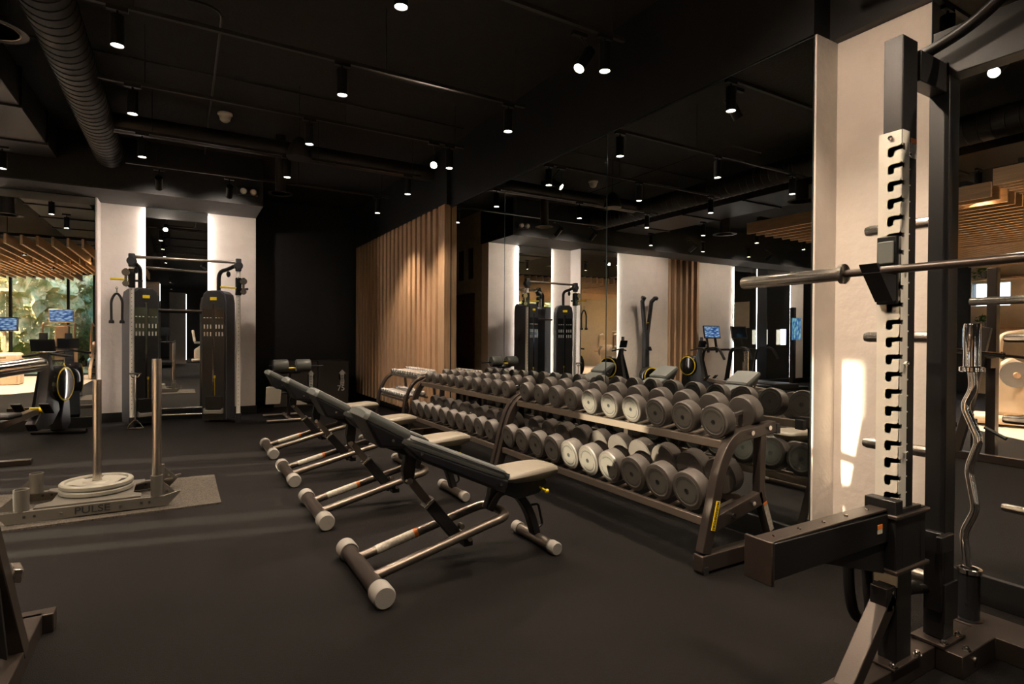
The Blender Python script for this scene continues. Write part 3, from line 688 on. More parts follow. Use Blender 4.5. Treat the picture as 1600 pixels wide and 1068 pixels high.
fill_tier(4.28, 2.295, lambda r: .276+r, [.092, .092, .091, .090, .089, .088, .088, .087, .086, .086], .315, TILT_L, 'lower tier of far rack', .204, 'dumbbells on the lower tier of the far rack')

# small chrome rack
mr = thing('small_dumbbell_rack', 'small curved rack holding chrome dumbbells beside oak slats', 'dumbbell rack', (2.55, 7.0, 0))
for (yy) in (6.52, 7.56):
    MB().tube(fillet([(2.30, yy, .03), (2.33, yy, .42), (2.46, yy, .66), (2.80, yy, .70)], [0, .12, .12, 0], 8), .024, 14).build('side_frame', 'frame', mr, g=True)
    MB().tube([(2.24, yy, .03), (2.86, yy, .03)], .022, 12).build('base_foot', 'frame', mr, g=True)
    MB().tube([(2.76, yy, .03), (2.70, yy, .69)], .018, 12).build('rear_leg', 'frame', mr, g=True)
for (x, z) in ((2.50, .66), (2.76, .685), (2.36, .39), (2.62, .43)):
    MB().bb(x-.012, x+.012, 6.52, 7.56, z-.012, z+.012).build('shelf_rail', 'rail', mr, g=True)
cdb = None
for tier, (xc, zc, wh) in enumerate(((2.62, .718, 'upper tier'), (2.48, .458, 'lower tier'))):
    for i in range(11):
        lab = 'small chrome dumbbell, %s from near end, %s of curved rack' % (ORD[i], wh)
        if cdb is None:
            cdb = thing('chrome_dumbbell', lab, 'dumbbell', (0, 0, 0), 0, 'small chrome dumbbells on the curved rack')
            for s in (-1, 1): MB().lathe([(0, 0), (.030, 0), (.037, .006), (.038, .05), (.030, .058), (0, .058)], (s*.075, 0, 0), (s, 0, 0), 10).build('head', 'bright_chrome', cdb)
            MB().cyl((-.08, 0, 0), (.08, 0, 0), .012, n=12).build('handle', 'bright_chrome', cdb)
            o = cdb
        else:
            o = dup(cdb)
        o['label'] = lab; o.location = (xc, 6.58+i*.092, zc); o.rotation_euler = (0, -.12, 0)

# ================================================================ CABLE MACHINE
cm = thing('cable_machine', 'black dual cable pulley machine with silver columns before narrow mirror', 'cable machine', (0.05, 8.7, 0))
def tower(cx, cy, sx, colx, coly):
    # sx=+1: inner side toward +x
    g = dict(g=True)
    ang = sx*math.radians(24)
    R_ = Matrix.Rotation(ang, 4, 'Z'); T_ = Matrix.Translation((cx, cy, 0))
    def tr(mb): bmesh.ops.transform(mb.bm, matrix=T_ @ R_, verts=mb.bm.verts); return mb
    H = 1.80
    prof = [(-.155, .03), (.155, .03), (.16, .10), (.16, H-.16), (.14, H-.05), (.09, H-.005), (-.09, H-.005), (-.14, H-.05), (-.16, H-.16), (-.16, .10)]
    tw = tr(MB().prism(prof, 'y', -.15, .15)).build('tower_shroud', 'mesh_fabric', cm, bev=.02, seg=3, **g)
    prof2 = [(x*.93, z) for x, z in prof]
    fp = tr(MB().prism([(x*.90, z*(1 if z < 1 else .992)) for x, z in prof], 'y', -.178, -.151)).build('front_panel', 'black_plastic', cm, bev=.012, **g)
    tr(MB().box((0, -.1795, .98), (.022, .004, 1.25))).build('weight_slot', 'gloss_black', fp)
    for b in [o for o in fp.children]:
        b.data.transform(Matrix.Translation(-Vector(cm.location)))
    pl = tr(MB().box((.0, -.1805, 1.68), (.085, .003, .04))); pl = pl.build('logo_plaque', 'yellow', cm, bev=.010, **g)
    ic = MB()
    for r_ in range(2):
        for c_ in range(6):
            if c_ in (2, 3) and False: continue
            xx = -.115 + c_*.04 + (.03 if c_ > 2 else 0)
            ic.box((xx, -.1805, 1.30-r_*.10), (.016, .002, .055))
    for c_ in range(6): ic.box((-.115+c_*.04+(.03 if c_ > 2 else 0), -.1805, 1.42), (.022, .002, .010))
    tr(ic); islands(ic, 'instruction_print', 'whiteprint', cm)
    tr(MB().box((-.076, -.1798, 1.36), (.125, .002, .36)).box((.084, -.1798, 1.36), (.11, .002, .36))).build('instruction_panel', 'gloss_black', cm, **g)
    tr(MB().bb(-.10, .12, -.20, -.17, .18, .36)).build('storage_tray', 'baseboard', cm, bev=.01, **g)
    tr(MB().prism([(-.11, .12), (.13, .12), (.13, .20), (.10, .17), (-.08, .17), (-.11, .20)], 'y', -.235, -.165)).build('tray_lip', 'grip', cm, bev=.008, **g)
    tr(MB().box((.02, -.185, .62), (.02, .015, .035)).cyl((.02, -.185, .62), (.02, -.185, .36), .003, n=6)).build('selector_pin', 'yellow', cm, bev=.004, **g)
    # column
    MB().cyl((colx, coly, .13), (colx, coly, 2.08), .026, n=24).build('guide_column', 'silver', cm, **g)
    nt_ = MB()
    for k in range(34): nt_.cyl((colx, coly-.0255, .25+k*.052), (colx, coly-.0275, .25+k*.052), .005, n=8)
    islands(nt_, 'column_holes', 'black_metal', cm, g=True)
    MB().cyl((colx, coly, 0), (colx, coly, .135), .036, n=24).build('column_foot', 'black_plastic', cm, bev=.004, **g)
    MB().box((colx, coly-.005, 2.13), (.07, .085, .17)).cyl((colx-.05*sx*0, coly-.05, 2.12), (colx, coly+.05, 2.12), .055).build('top_pulley_housing', 'black_plastic', cm, bev=.012, **g)
    top = (cx, cy, H-.02)
    arc = fillet([(cx, cy, H-.03), (cx, cy, 2.06), ((cx+colx)/2, (cy+coly)/2, 2.09), (colx, coly, 2.14)], [0, .12, .05, 0], 8)
    MB().tube(arc, .027, 14).build('arched_arm', 'black_metal', cm, **g)
    MB().ball(((cx+colx)/2, (cy+coly)/2+.0, 2.02), .028, (1, 1, 1.6)).build('arm_stop', 'black_plastic', cm, **g)
    MB().tube([(colx, coly, .03), (cx, cy, .03)], .022, 12).build('base_tube', 'black_metal', cm, **g)
    # carriage
    cz = 1.90 if sx > 0 else 1.84
    MB().box((colx, coly, cz), (.075, .08, .24)).build('carriage', 'gloss_black', cm, bev=.012, **g)
    MB().box((colx-.06*sx, coly-.02, cz+.01), (.03, .05, .22)).cyl((colx-.06*sx, coly-.05, cz+.07), (colx-.06*sx, coly+.01, cz+.07), .045).cyl((colx-.06*sx, coly-.05, cz-.07), (colx-.06*sx, coly+.01, cz-.07), .038).build('pulley_wheel', 'steel', cm, bev=.004, **g)
    MB().cyl((colx-.03*sx, coly-.02, cz-.02), (colx-.22, coly-.05, cz-.02), .013, n=12).build('adjust_handle', 'yellow', cm, **g)
    MB().cyl((colx+.03, coly-.02, cz-.03), (colx+.10, coly-.03, cz-.03), .012, n=12).ball((colx+.105, coly-.03, cz-.03), .018).build('lock_lever', 'black_plastic', cm, **g)
tower(-.475, 8.88, 1, -.55, 8.60)
tower(.44, 8.78, -1, .655, 8.40)
MB().tube([(-.55, 8.60, 2.175), (.655, 8.40, 2.165)], .019, 14).build('pull_up_bar', 'bench_tube', cm, g=True)
MB().tube([(-.28, 8.90, .10), (.34, 8.82, .10)], .016, 12).build('floor_tube', 'steel', cm, g=True)
MB().tube([(-.28, 8.98, 1.52), (.34, 8.92, 1.52)], .018, 12).build('rear_brace', 'frame', cm, g=True)
# rope attachment
ra = thing('triceps_rope', 'black rope attachment hanging from left pulley of cable machine', 'rope attachment', (-.70, 8.52, 1.72))
MB().tube(fillet([(-.055, 0, -.36), (-.058, 0, -.10), (0, 0, -.0), (.058, 0, -.10), (.055, 0, -.36)], [0, .1, .06, .1, 0], 8), .014, 12).build('rope', 'black_plastic', ra)
for s in (-1, 1): MB().lathe([(0, 0), (.026, 0), (.030, .012), (.026, .035), (.014, .045), (0, .045)], (s*.055, 0, -.395), n=18).build('end_stop', 'black_plastic', ra)
MB().cyl((0, 0, -.01), (0, 0, .03), .009).tube([(0, 0, .03), (.012, 0, .045), (0, 0, .062), (-.012, 0, .045), (0, 0, .03)], .004, 8).build('carabiner', 'chrome', ra)
# chrome stand bar leaning on the tower
hb = thing('cable_handle_bar', 'chrome straight handle bar with triangular foot beside left tower', 'cable attachment', (-.50, 8.42, 0))
MB().tube([(-.07, 0, .70), (.06, 0, .70)], .011, 12).build('top_grip', 'chrome', hb)
MB().tube([(0, 0, .68), (-.005, 0, .12)], .010, 12).tube(fillet([(-.05, 0, .70), (-.04, 0, .65), (.03, 0, .65), (.045, 0, .70)], .02), .006, 8).build('shaft', 'chrome', hb)
MB().tube(fillet([(-.085, 0, .02), (-.06, 0, .07), (-.005, 0, .13), (.05, 0, .07), (.075, 0, .02)], .03), .007, 8).tube([(-.095, 0, .014), (.085, 0, .014)], .012, 12).build('triangle_foot', 'chrome', hb)

# ================================================================ SLED, PLATES, MAT
mt_ = thing('turf_mat', 'rough grey textured mat lying under the weight sled', 'floor mat', (-.6, 4.87, 0))
MB().prism([(-1.6, 4.40), (.237, 4.42), (.235, 5.33), (-1.6, 5.42)], 'z', 0.0, .012).build('pile', 'mat', mt_, g=True)
sl = thing('weight_sled', 'grey steel weight sled with two upright posts', 'weight sled', (-.5, 4.8, .012))
for (yy, nm) in ((4.505, 'near'), (5.045, 'far')):
    MB().prism([(-.985, .098), (-.93, .018), (-.085, .018), (-.005, .105), (-.012, .112), (-.10, .088), (-.95, .088)], 'y', yy-.008, yy+.008).build('skid_rail', 'sled', sl, g=True, bev=.002)
    MB().bb(-.95, -.06, yy+(.0 if nm == 'near' else -.045), yy+(.045 if nm == 'near' else 0), .076, .088).build('rail_flange', 'sled', sl, g=True)
    ho = MB()
    s_ = -1
    for x in (-.84, -.79, -.19, -.235): ho.cyl((x, yy+s_*.008, .055), (x, yy+s_*.010, .055), .008, n=14)
    islands(ho, 'bolt_hole', 'black_plastic', sl, g=True)
    MB().cyl((-.66, yy-.008, .055), (-.66, yy-.016, .055), .006, n=10).build('bolt', 'chrome', sl, g=True); MB().cyl((-.35, yy-.008, .055), (-.35, yy-.018, .055), .008, n=10).build('bolt', 'chrome', sl, g=True)
for (x, yy) in ((-.86, 4.535), (-.87, 5.02)):
    MB().lathe([(.040, 0), (.040, .135), (.033, .135), (.033, .02), (0, .02)], (x, yy, .085)).build('post_socket', 'sled', sl, g=True)
    MB().prism([(x-.13, .09), (x-.035, .09), (x-.035, .17), (x-.045, .17)], 'y', yy-.004, yy+.004).build('gusset', 'sled', sl, g=True)
MB().cyl((-.148, 4.53, .085), (-.148, 4.53, .225), .036).build('post_socket', 'sled', sl, g=True)
MB().cyl((-.148, 4.53, .1), (-.148, 4.53, 1.02), .0285, n=28).build('upright_post', 'steel', sl, g=True)
MB().cyl((-.150, 5.02, .085), (-.150, 5.02, .20), .036).build('post_socket', 'sled', sl, g=True)
for yy in (4.53, 5.02):
    MB().prism([(-.115, .18), (-.115, .09), (-.03, .09)], 'y', yy-.004, yy+.004).build('gusset', 'sled', sl, g=True)
    MB().cyl((-.088, yy-.004, .115), (-.088, yy-.012, .115), .008, n=10).build('bolt', 'chrome', sl, g=True)
MB().prism([(-.80, 4.52), (-.24, 4.52), (-.24, 4.60), (-.29, 4.66), (-.29, 4.90), (-.24, 4.95), (-.24, 5.04), (-.80, 5.04), (-.80, 4.98), (-.73, 4.90), (-.73, 4.66), (-.80, 4.60)], 'z', .088, .098).build('base_plate', 'sled', sl, g=True)
MB().cyl((-.51, 4.83, .097), (-.51, 4.83, .87), .0265, n=28).build('center_post', 'steel', sl, g=True)
text_obj('PULSE', .062, 'black_plastic', 'stencil_lettering', sl, Matrix.Translation(-Vector(sl.location)) @ frame_mat((-.50, 4.4965, .053), (1, 0, 0), (0, 0, 1)), depth=.0006, bold=True, sx=1.15)
def plate(label, x, y, z, r=.212, h=.036):
    t = thing('weight_plate', label, 'weight plate', (x, y, z), random.uniform(0, 6), 'weight plates on the sled')
    b = MB(); n = 48
    b.lathe([(.030, 0), (r*.97, 0), (r, .008), (r, h-.008), (r*.965, h), (r*.86, h), (r*.83, h-.012), (.085, h-.012), (.075, h-.002), (.030, h-.002), (.030, 0)], (0, 0, 0), n=n)
    b.build('disc', 'plate_grey', t)
    for k in range(3):
        a0 = k*2*PI/3
        P_ = [(math.cos(a0+i*.12)*.155, math.sin(a0+i*.12)*.155, h-.0115) for i in range(-3, 4)]
        MB().sweep(P_, [(-.017, -.001), (.017, -.001), (.017, .0015), (-.017, .0015)]).build('hand_slot', 'baseboard', t)
    tx = []
    return t
plate('lower grey weight plate lying on the sled', -.51, 4.83, .099)
p2 = plate('upper grey weight plate stacked on the sled', -.51, 4.83, .1370)

# ================================================================ ROLLER BENCH + PLYO BOXES
rbn = thing('roller_bench', 'low roller bench with two black foam rollers by back wall', 'ab bench', (1.25, 8.3, 0))
for x in (1.145, 1.435): MB().lathe([(0, 0), (.078, 0), (.086, .012), (.086, .178), (.078, .19), (0, .19)], (x-.095, 8.10, .775), (1, 0, 0), 28).build('foam_roller', 'pad', rbn, g=True)
MB().tube(fillet([(1.13, 8.10, .775), (1.13, 8.12, .68), (1.41, 8.12, .68), (1.41, 8.10, .775)], .05), .014, 10).tube([(1.0, 8.1, .775), (1.70, 8.1, .76)], .012, 10).build('roller_frame', 'black_metal', rbn, g=True)
MB().cyl((1.22, 8.06, .745), (1.33, 8.06, .745), .014, n=12).build('adjust_grip', 'yellow', rbn, g=True)
MB().tube(fillet([(1.27, 8.12, .68), (1.27, 8.25, .45), (1.29, 8.35, .06)], .06), .024, 12).build('support_post', 'frame', rbn, g=True)
MB().box((1.06, 8.12, .38), (.19, .015, .26), (.35, 0, 0)).build('left_footplate', 'plate_steel', rbn, g=True, bev=.006)
MB().box((1.42, 8.16, .34), (.17, .015, .24), (.35, 0, 0)).build('right_footplate', 'plate_steel', rbn, g=True, bev=.006)
MB().tube(fillet([(1.06, 8.14, .38), (1.2, 8.2, .40), (1.40, 8.2, .38)], .03), .018).build('footplate_arm', 'black_metal', rbn, g=True)
MB().tube([(.98, 8.15, .03), (1.55, 8.15, .03)], .022, 12).tube([(1.0, 8.75, .03), (1.5, 8.75, .03)], .022, 12).tube([(1.28, 8.15, .04), (1.28, 8.75, .04)], .026, 12).build('floor_frame', 'bench_tube', rbn, g=True)
for i, (xa, xb) in enumerate(((1.30, 1.995), (2.005, 2.52))):
    t = thing('plyo_box', ['dark jump box at left, behind the roller bench', 'dark jump box at right with printed arrow and 75'][i], 'jump box', ((xa+xb)/2, 10.2, 0), 0, 'dark jump boxes by the alcove wall')
    MB().bb(xa, xb, 9.92, 10.5, 0, .75).build('body', 'box', t, g=True, bev=.006)
    ax = xa + (xb-xa)*(.80 if i == 0 else .78)
    if i == 0: ax = 1.885
    MB().prism([(ax-.032, .335), (ax+.032, .335), (ax+.032, .535), (ax+.062, .535), (ax, .60), (ax-.062, .535), (ax-.032, .535)], 'y', 9.9165, 9.9195).build('arrow_print', 'whiteprint', t, g=True)
    ln = MB()
    for k in range(6): ln.bb(ax-.022, ax+.022, 9.9155, 9.9164, .35+k*.028, .362+k*.028)
    ln.build('print_bars', 'box', t, g=True)
    text_obj('75', .13, 'whiteprint', 'size_number', t, Matrix.Translation(-Vector(t.location)) @ frame_mat((ax-.02, 9.917, .275), (1, 0, 0), (0, 0, 1)), depth=.001, bold=True)

# ================================================================ POWER RACK (right foreground)
pr = thing('power_rack', 'large black power rack with perforated silver plates at right foreground', 'power rack', (2.3, .96, 0))
G = dict(g=True)
UX0, UX1, UY0, UY1 = 2.081, 2.181, .964, 1.024
MB().bb(UX0, UX1, UY0, UY1, .08, 2.205).build('front_upright', 'black_metal', pr, bev=.003, **G)
RX0, RX1, RY0, RY1 = 2.372, 2.452, .945, 1.010
MB().bb(RX0, RX1, RY0, RY1, .095, 2.18).build('rear_upright', 'black_metal', pr, bev=.003, **G)
# silver hook plate with J slots, on the room-side face and wrapped on the near face
ztop, zbot = 1.885, .600
sp_ = MB(); nsl = 21; pitch = (ztop-.055-zbot)/nsl
y_n, y_f = UY0-.003, UY1+.010
z = zbot
sp_.prism([(y_n, zbot-.0), (y_f, zbot), (y_f, zbot+.012), (y_n, zbot+.012)], 'x', UX0-.006, UX0-.0005)
zc_ = zbot+.012
for k in range(nsl):
    za = zbot+.012+k*pitch; zb = za+pitch
    # solid region around a slot: slot spans z from za+.014 to zb ; mouth at near edge
    a1, a2 = y_n+.024, y_n+.044
    sp_.prism([(y_f, za), (y_f, zb), (y_n, zb), (y_n, za+.050), (a2-.006, za+.050), (a2, za+.044), (a2, za+.022), (a2-.005, za+.016), (a1+.005, za+.016), (a1, za+.022), (a1, za+.034), (y_n, za+.036), (y_n, za)], 'x', UX0-.006, UX0-.0005)
sp_.prism([(y_n, ztop-.043), (y_f, ztop-.043), (y_f, ztop), (y_n, ztop)], 'x', UX0-.006, UX0-.0005)
MB().bb(UX0-.006, UX0-.0005, y_n, y_f, .345, .385).build('lower_plate', 'plate_steel', pr, **G)
sp_.build('hook_plate', 'plate_steel', pr, **G)
sp2 = MB().bb(UX0+.012, UX0+.042, UY0-.004, UY0-.0005, .385, ztop).bb(UX0-.006, UX0+.012, UY0-.004, UY0-.0005, ztop-.045, ztop)
for k in range(nsl): sp2.bb(UX0-.006, UX0+.012, UY0-.004, UY0-.0005, zbot+.012+k*pitch-.009, zbot+.046+k*pitch)
sp2.build('hook_plate_side', 'plate_steel', pr, **G)
bt = MB()
for zz_ in (1.80, 1.42, 1.10, .80): bt.lathe([(.008, 0), (.008, .010), (.004, .012), (0, .012)], (UX0+.027, UY0-.004, zz_), (0, -1, 0), 6)
bt.lathe([(.008, 0), (.008, .010), (.004, .012), (0, .012)], (UX0-.006, UY0+.03, ztop-.022), (-1, 0, 0), 6)
islands(bt, 'bolt', 'chrome', pr, g=True)
dots = MB()
for k in range(22): dots.cyl((UX0+.052, UY0-.0005, .66+k*.055), (UX0+.052, UY0-.002, .66+k*.055), .003, n=6)
islands(dots, 'number_dots', 'whiteprint', pr, g=True)
MB().bb(UX1-.045, UX1-.005, UY0-.002, UY0-.0005, 1.80, 1.85).build('warning_label', 'sticker', pr, **G)
MB().bb(UX1-.045, UX1-.005, UY0-.002, UY0-.0005, 1.851, 1.868).build('label_stripe', 'orange', pr, **G)
# top connection and header
MB().bb(UX1, RX0, .955, 1.01, 2.07, 2.175).build('top_connector', 'black_metal', pr, bev=.003, **G)
MB().bb(RX0, RX1, -1.25, 1.0, 2.13, 2.30).build('header_beam', 'black_metal', pr, bev=.003, **G)
MB().tube(fillet([(2.30, 1.02, 2.20), (2.30, .86, 2.24), (2.22, .60, 2.36), (2.22, -1.0, 2.36)], .12), .020, 14).build('pull_up_bar', 'black_metal', pr, **G)
MB().lathe([(.016, 0), (.016, .012), (.009, .02), (0, .02)], (2.40, .944, 2.155), (0, -1, 0), 8).build('bolt', 'chrome', pr, **G)
# base
MB().bb(1.70, 2.62, .955, 1.035, 0, .078).build('base_rail', 'frame', pr, bev=.003, **G)
MB().prism([(2.335, .954), (2.335, .872), (2.60, .872), (2.60, -1.3), (2.80, -1.3), (2.80, 1.035), (2.63, 1.035), (2.63, .954)], 'z', 0, .079).build('base_cross_member', 'frame', pr, bev=.003, **G)
MB().bb(2.33, 2.50, .925, 1.035, .08, .092).build('upright_flange', 'frame', pr, bev=.002, **G)
MB().bb(2.03, 2.22, .945, 1.04, .079, .088).build('front_flange', 'frame', pr, bev=.002, **G)
bt = MB()
for (bx, by, bz) in ((2.355, .935, .092), (2.46, .935, .092), (2.045, .955, .088), (2.20, .952, .088), (2.40, .885, .079)):
    bt.lathe([(.014, 0), (.014, .003), (.010, .003), (.010, .012), (.006, .016), (0, .016)], (bx, by, bz), n=8)
bt.lathe([(.009, 0), (.009, .005), (0, .006)], (2.43, .872, .045), (0, -1, 0), 10)
islands(bt, 'base_bolt', 'chrome', pr, g=True)
# diagonal brace and spotter arm sleeve
MB().bar([(2.075, .995, .31), (1.80, .995, .03)], .05, .06, up=(0, 1, 0)).build('diagonal_brace', 'frame', pr, bev=.003, **G)
MB().bb(2.02, 2.08, .965, 1.02, .27, .35).build('brace_bracket', 'black_metal', pr, bev=.003, **G)
rr = MB()
for zz_ in (.285, .335): rr.cyl((2.05, .965, zz_), (2.05, .960, zz_), .006, n=10)
islands(rr, 'rivet', 'chrome', pr, g=True)
# spotter arm
sa = thing('spotter_arm', 'thick black spotter arm clamped on the front upright', 'safety arm', (1.9, .98, .45))
MB().prism([(1.40, .508), (1.68, .508), (2.03, .508), (2.03, .600), (1.40, .612)], 'y', .966, 1.036).build('beam', 'black_metal', sa, bev=.003, **G)
MB().bb(1.393, 1.405, .955, 1.045, .500, .622).build('end_plate', 'frame', sa, bev=.003, **G)
MB().bb(1.405, 2.03, .972, 1.030, .608, .616).build('wear_strip', 'frame', sa, bev=.002, **G)
rv = MB()
for k in range(5): rv.lathe([(.006, 0), (.005, .003), (0, .004)], (1.46+k*.125, 1.0, .616), n=10)
islands(rv, 'rivet', 'chrome', sa, g=True)
MB().prism([(1.66, .507), (2.02, .40), (2.02, .507)], 'y', .975, 1.028).build('gusset', 'black_metal', sa, bev=.002, **G)
MB().bb(2.028, 2.074, .945, 1.045, .40, .645).bb(2.19, 2.232, .945, 1.045, .40, .605).bb(2.07, 2.2, .945, .9595, .40, .615).bb(2.07, 2.2, 1.037, 1.045, .40, .63).build('sleeve', 'black_metal', sa, bev=.003, **G)
for zq in (.585, .402): MB().bb(2.02, 2.245, .936, 1.055, zq, zq+.015).build('weld_band', 'frame', sa, bev=.004, **G)
MB().bb(1.955, 1.985, .9645, .9655, .545, .560).bb(1.955, 1.985, .9645, .9655, .560, .565).build('warning_label', 'sticker', sa, **G)
MB().bb(1.955, 1.985, .964, .9653, .561, .575).build('label_stripe', 'orange', sa, **G)
# J cup
jc = thing('bar_hook', 'black J-shaped bar hook holding the barbell on the upright', 'bar hook', (2.05, 1.0, 1.4))
MB().bb(2.055, 2.0735, .965, 1.028, 1.30, 1.53).build('back_plate', 'black_metal', jc, bev=.004, **G)
MB().prism([(1.932, 1.428), (1.952, 1.428), (1.956, 1.398), (2.068, 1.398), (2.068, 1.315), (2.038, 1.308)], 'y', .966, 1.022).build('cup', 'black_plastic', jc, bev=.004, **G)
MB().bb(2.046, 2.0545, .970, 1.022, 1.436, 1.512).build('wear_pad', 'pad_reflection', jc, bev=.004, **G)
# barbell
bbx, bbz = 2.030, 1.413
bb_ = thing('barbell', 'long steel barbell with bare sleeve resting on the power rack', 'barbell', (bbx, 1.0, bbz))
MB().cyl((bbx, 1.115, bbz), (bbx, -.68, bbz), .0135, n=20).build('shaft', 'frame', bb_, **G)
for s, y_ in ((1, 1.115), (-1, -.68)):
    MB().lathe([(0, 0), (.030, 0), (.036, .004), (.036, .016), (.030, .020), (.0245, .022), (.0245, .42), (.021, .425), (0, .425)], (bbx, y_, bbz), (0, s, 0), 32).build('sleeve', 'steel', bb_, **G)
# plate storage horns on the rear upright
for i, zz_ in enumerate((1.62, 1.19, .76, .29)):
    h = MB().lathe([(0, 0), (.022, 0), (.022, .22), (.018, .235), (0, .237)], (2.412, 1.010, zz_), (0, 1, 0), 20).build('storage_horn', 'steel', pr, **G)
rb_ = MB()
for zz_ in (1.88, 1.36, 1.05, .82, .62, .45, .30):
    rb_.lathe([(.012, 0), (.012, .012), (.007, .03), (0, .03)], (RX1, .975, zz_), (1, 0, 0), 10)
islands(rb_, 'rear_bolt', 'steel', pr, g=True)
MB().cyl((UX1, .995, .30), (RX0, .995, .265), .016).cyl((UX1+.0, .995, .30), (UX1+.09, .995, .293), .022).build('lower_brace', 'black_metal', pr, **G)
MB().bb(2.30, 2.40, .925, .944, .425, .485).bb(2.345, 2.371, .944, 1.0, .20, .485).build('band_bracket', 'black_metal', pr, bev=.004, **G)
MB().bb(2.36, 2.46, .935, .944, .16, .30).build('rivet_plate', 'black_metal', pr, bev=.002, **G)
MB().tube(fillet([(2.034, 1.10, .42), (2.04, 1.10, .30), (2.075, 1.10, .185), (2.19, 1.10, .150), (2.165, 1.10, .28), (2.155, 1.10, .42)], .05), .018, 12).build('hanging_hook', 'black_metal', pr, **G)
MB().bb(2.02, 2.17, 1.046, 1.115, .40, .43).build('hook_mount', 'black_metal', pr, **G)
# other side of the rack (mostly out of frame)
MB().bb(UX0, UX1, -.32, -.26, .08, 2.205).bb(RX0, RX1, -.32, -.26, .08, 2.14).build('far_uprights', 'black_metal', pr, **G)
MB().bb(1.98, UX0, -.34, -.26, 1.36, 1.398).build('far_hook', 'black_plastic', pr, **G)
MB().bb(1.70, 2.60, -.33, -.25, 0, .078).build('far_base_rail', 'frame', pr, **G)
# bar holder tube with EZ bar
MB().lathe([(.046, 0), (.046, .004), (.0355, .006), (.0355, .185), (.030, .187), (.030, .01), (0, .01)], (2.685, .985, .079), n=32).build('bar_holder_tube', 'gloss_black', pr, **G)
MB().lathe([(.033, 0), (.041, .002), (.041, .018), (.033, .020), (.029, .018), (.029, 0)], (2.685, .985, .262), n=32).build('holder_ring', 'chrome', pr, **G)
ez = thing('curl_bar', 'chrome zigzag curl bar standing in a black tube holder', 'curl bar', (2.685, .985, .09))
ezp = [(2.685, .985, .10), (2.685, .989, .265), (2.685, .998, .35), (2.685, 1.005, .416), (2.685, .965, .513), (2.685, .992, .67), (2.685, .957, .79), (2.685, 1.010, .92), (2.685, .978, .99), (2.685, .985, 1.06)]
MB().tube(fillet(ezp, .03, 5), .0145, 18).build('shaft', 'chrome', ez, **G)
MB().lathe([(0, 0), (.038, 0), (.041, .003), (.041, .018), (.028, .022), (.0275, .185), (.025, .19), (0, .19)], (2.685, .985, 1.055), n=32).build('sleeve', 'chrome', ez, **G)
# ================================================================ LEFT FOREGROUND RACK PIECE
lr = thing('squat_stand', 'dark bronze squat stand cut off by left frame edge', 'squat rack', (-.5, 2.5, 0))
MB().bb(-.545, -.475, 1.6, 2.86, 0, .075).build('floor_rail', 'frame', lr, bev=.004, **G)
MB().bb(-1.3, -.44, 2.835, 2.905, 0, .075).build('cross_foot', 'frame', lr, bev=.004, **G)
MB().bar([(-.50, 2.58, .05), (-.555, 2.50, .48), (-.68, 2.40, 1.30)], .055, .075, up=(0, 1, 0)).build('slanted_upright', 'frame', lr, bev=.004, **G)
MB().box((-.513, 2.62, .33), (.03, .09, .05), (0, .2, .3)).build('lug', 'steel', lr, bev=.004, **G)
MB().prism([(-.62, .18), (-.50, .10), (-.52, .34), (-.60, .40)], 'y', 2.44, 2.462).build('pivot_plate', 'black_metal', lr, bev=.003, **G)
MB().box((-.545, 2.49, .425), (.030, .072, .055), (0, -.13, 0)).build('warning_label', 'orange', lr, bev=.001, **G)
bt = MB()
for (x, z) in ((-.585, .33), (-.57, .25), (-.545, .19)): bt.lathe([(.014, 0), (.012, .01), (0, .013)], (x, 2.438, z), (0, -1, 0), 12)
islands(bt, 'bolt', 'chrome', lr, g=True)
MB().cyl((-.60, 2.38, .32), (-.56, 2.2, .24), .017).build('lever', 'black_plastic', lr, **G)
MB().bb(-.86, -.77, 2.36, 2.44, 0, 1.9).build('rear_upright', 'frame', lr, bev=.004, **G)
MB().bb(-.84, -.66, 2.36, 2.43, .90, 1.0).build('bar_cradle', 'frame', lr, bev=.004, **G)
lb = thing('barbell', 'blurred chrome barbell sleeve poking in from the left edge', 'barbell', (-.7, 2.4, 1.05))
dB = (Vector((-.445, 2.62, 1.075))-Vector((-.72, 2.30, 1.03))).normalized()
p0 = Vector((-.72, 2.30, 1.03)); p1 = Vector((-.445, 2.62, 1.075))
MB().cyl(p0[:], p1[:], .026, n=28).ball(p1[:], .026).build('sleeve', 'chrome', lb, **G)
MB().cyl((p0-dB*.55)[:], p0[:], .014).cyl((p0-dB*.02)[:], p0[:], .036).build('shaft', 'steel', lb, **G)
gb = thing('floor_bar', 'dark flat bar end lying low at the left edge', 'machine foot', (-1.6, 6.7, 0))
MB().bb(-2.3, -1.18, 6.58, 6.66, 0, .05).build('bar', 'frame', gb, bev=.006, **G)

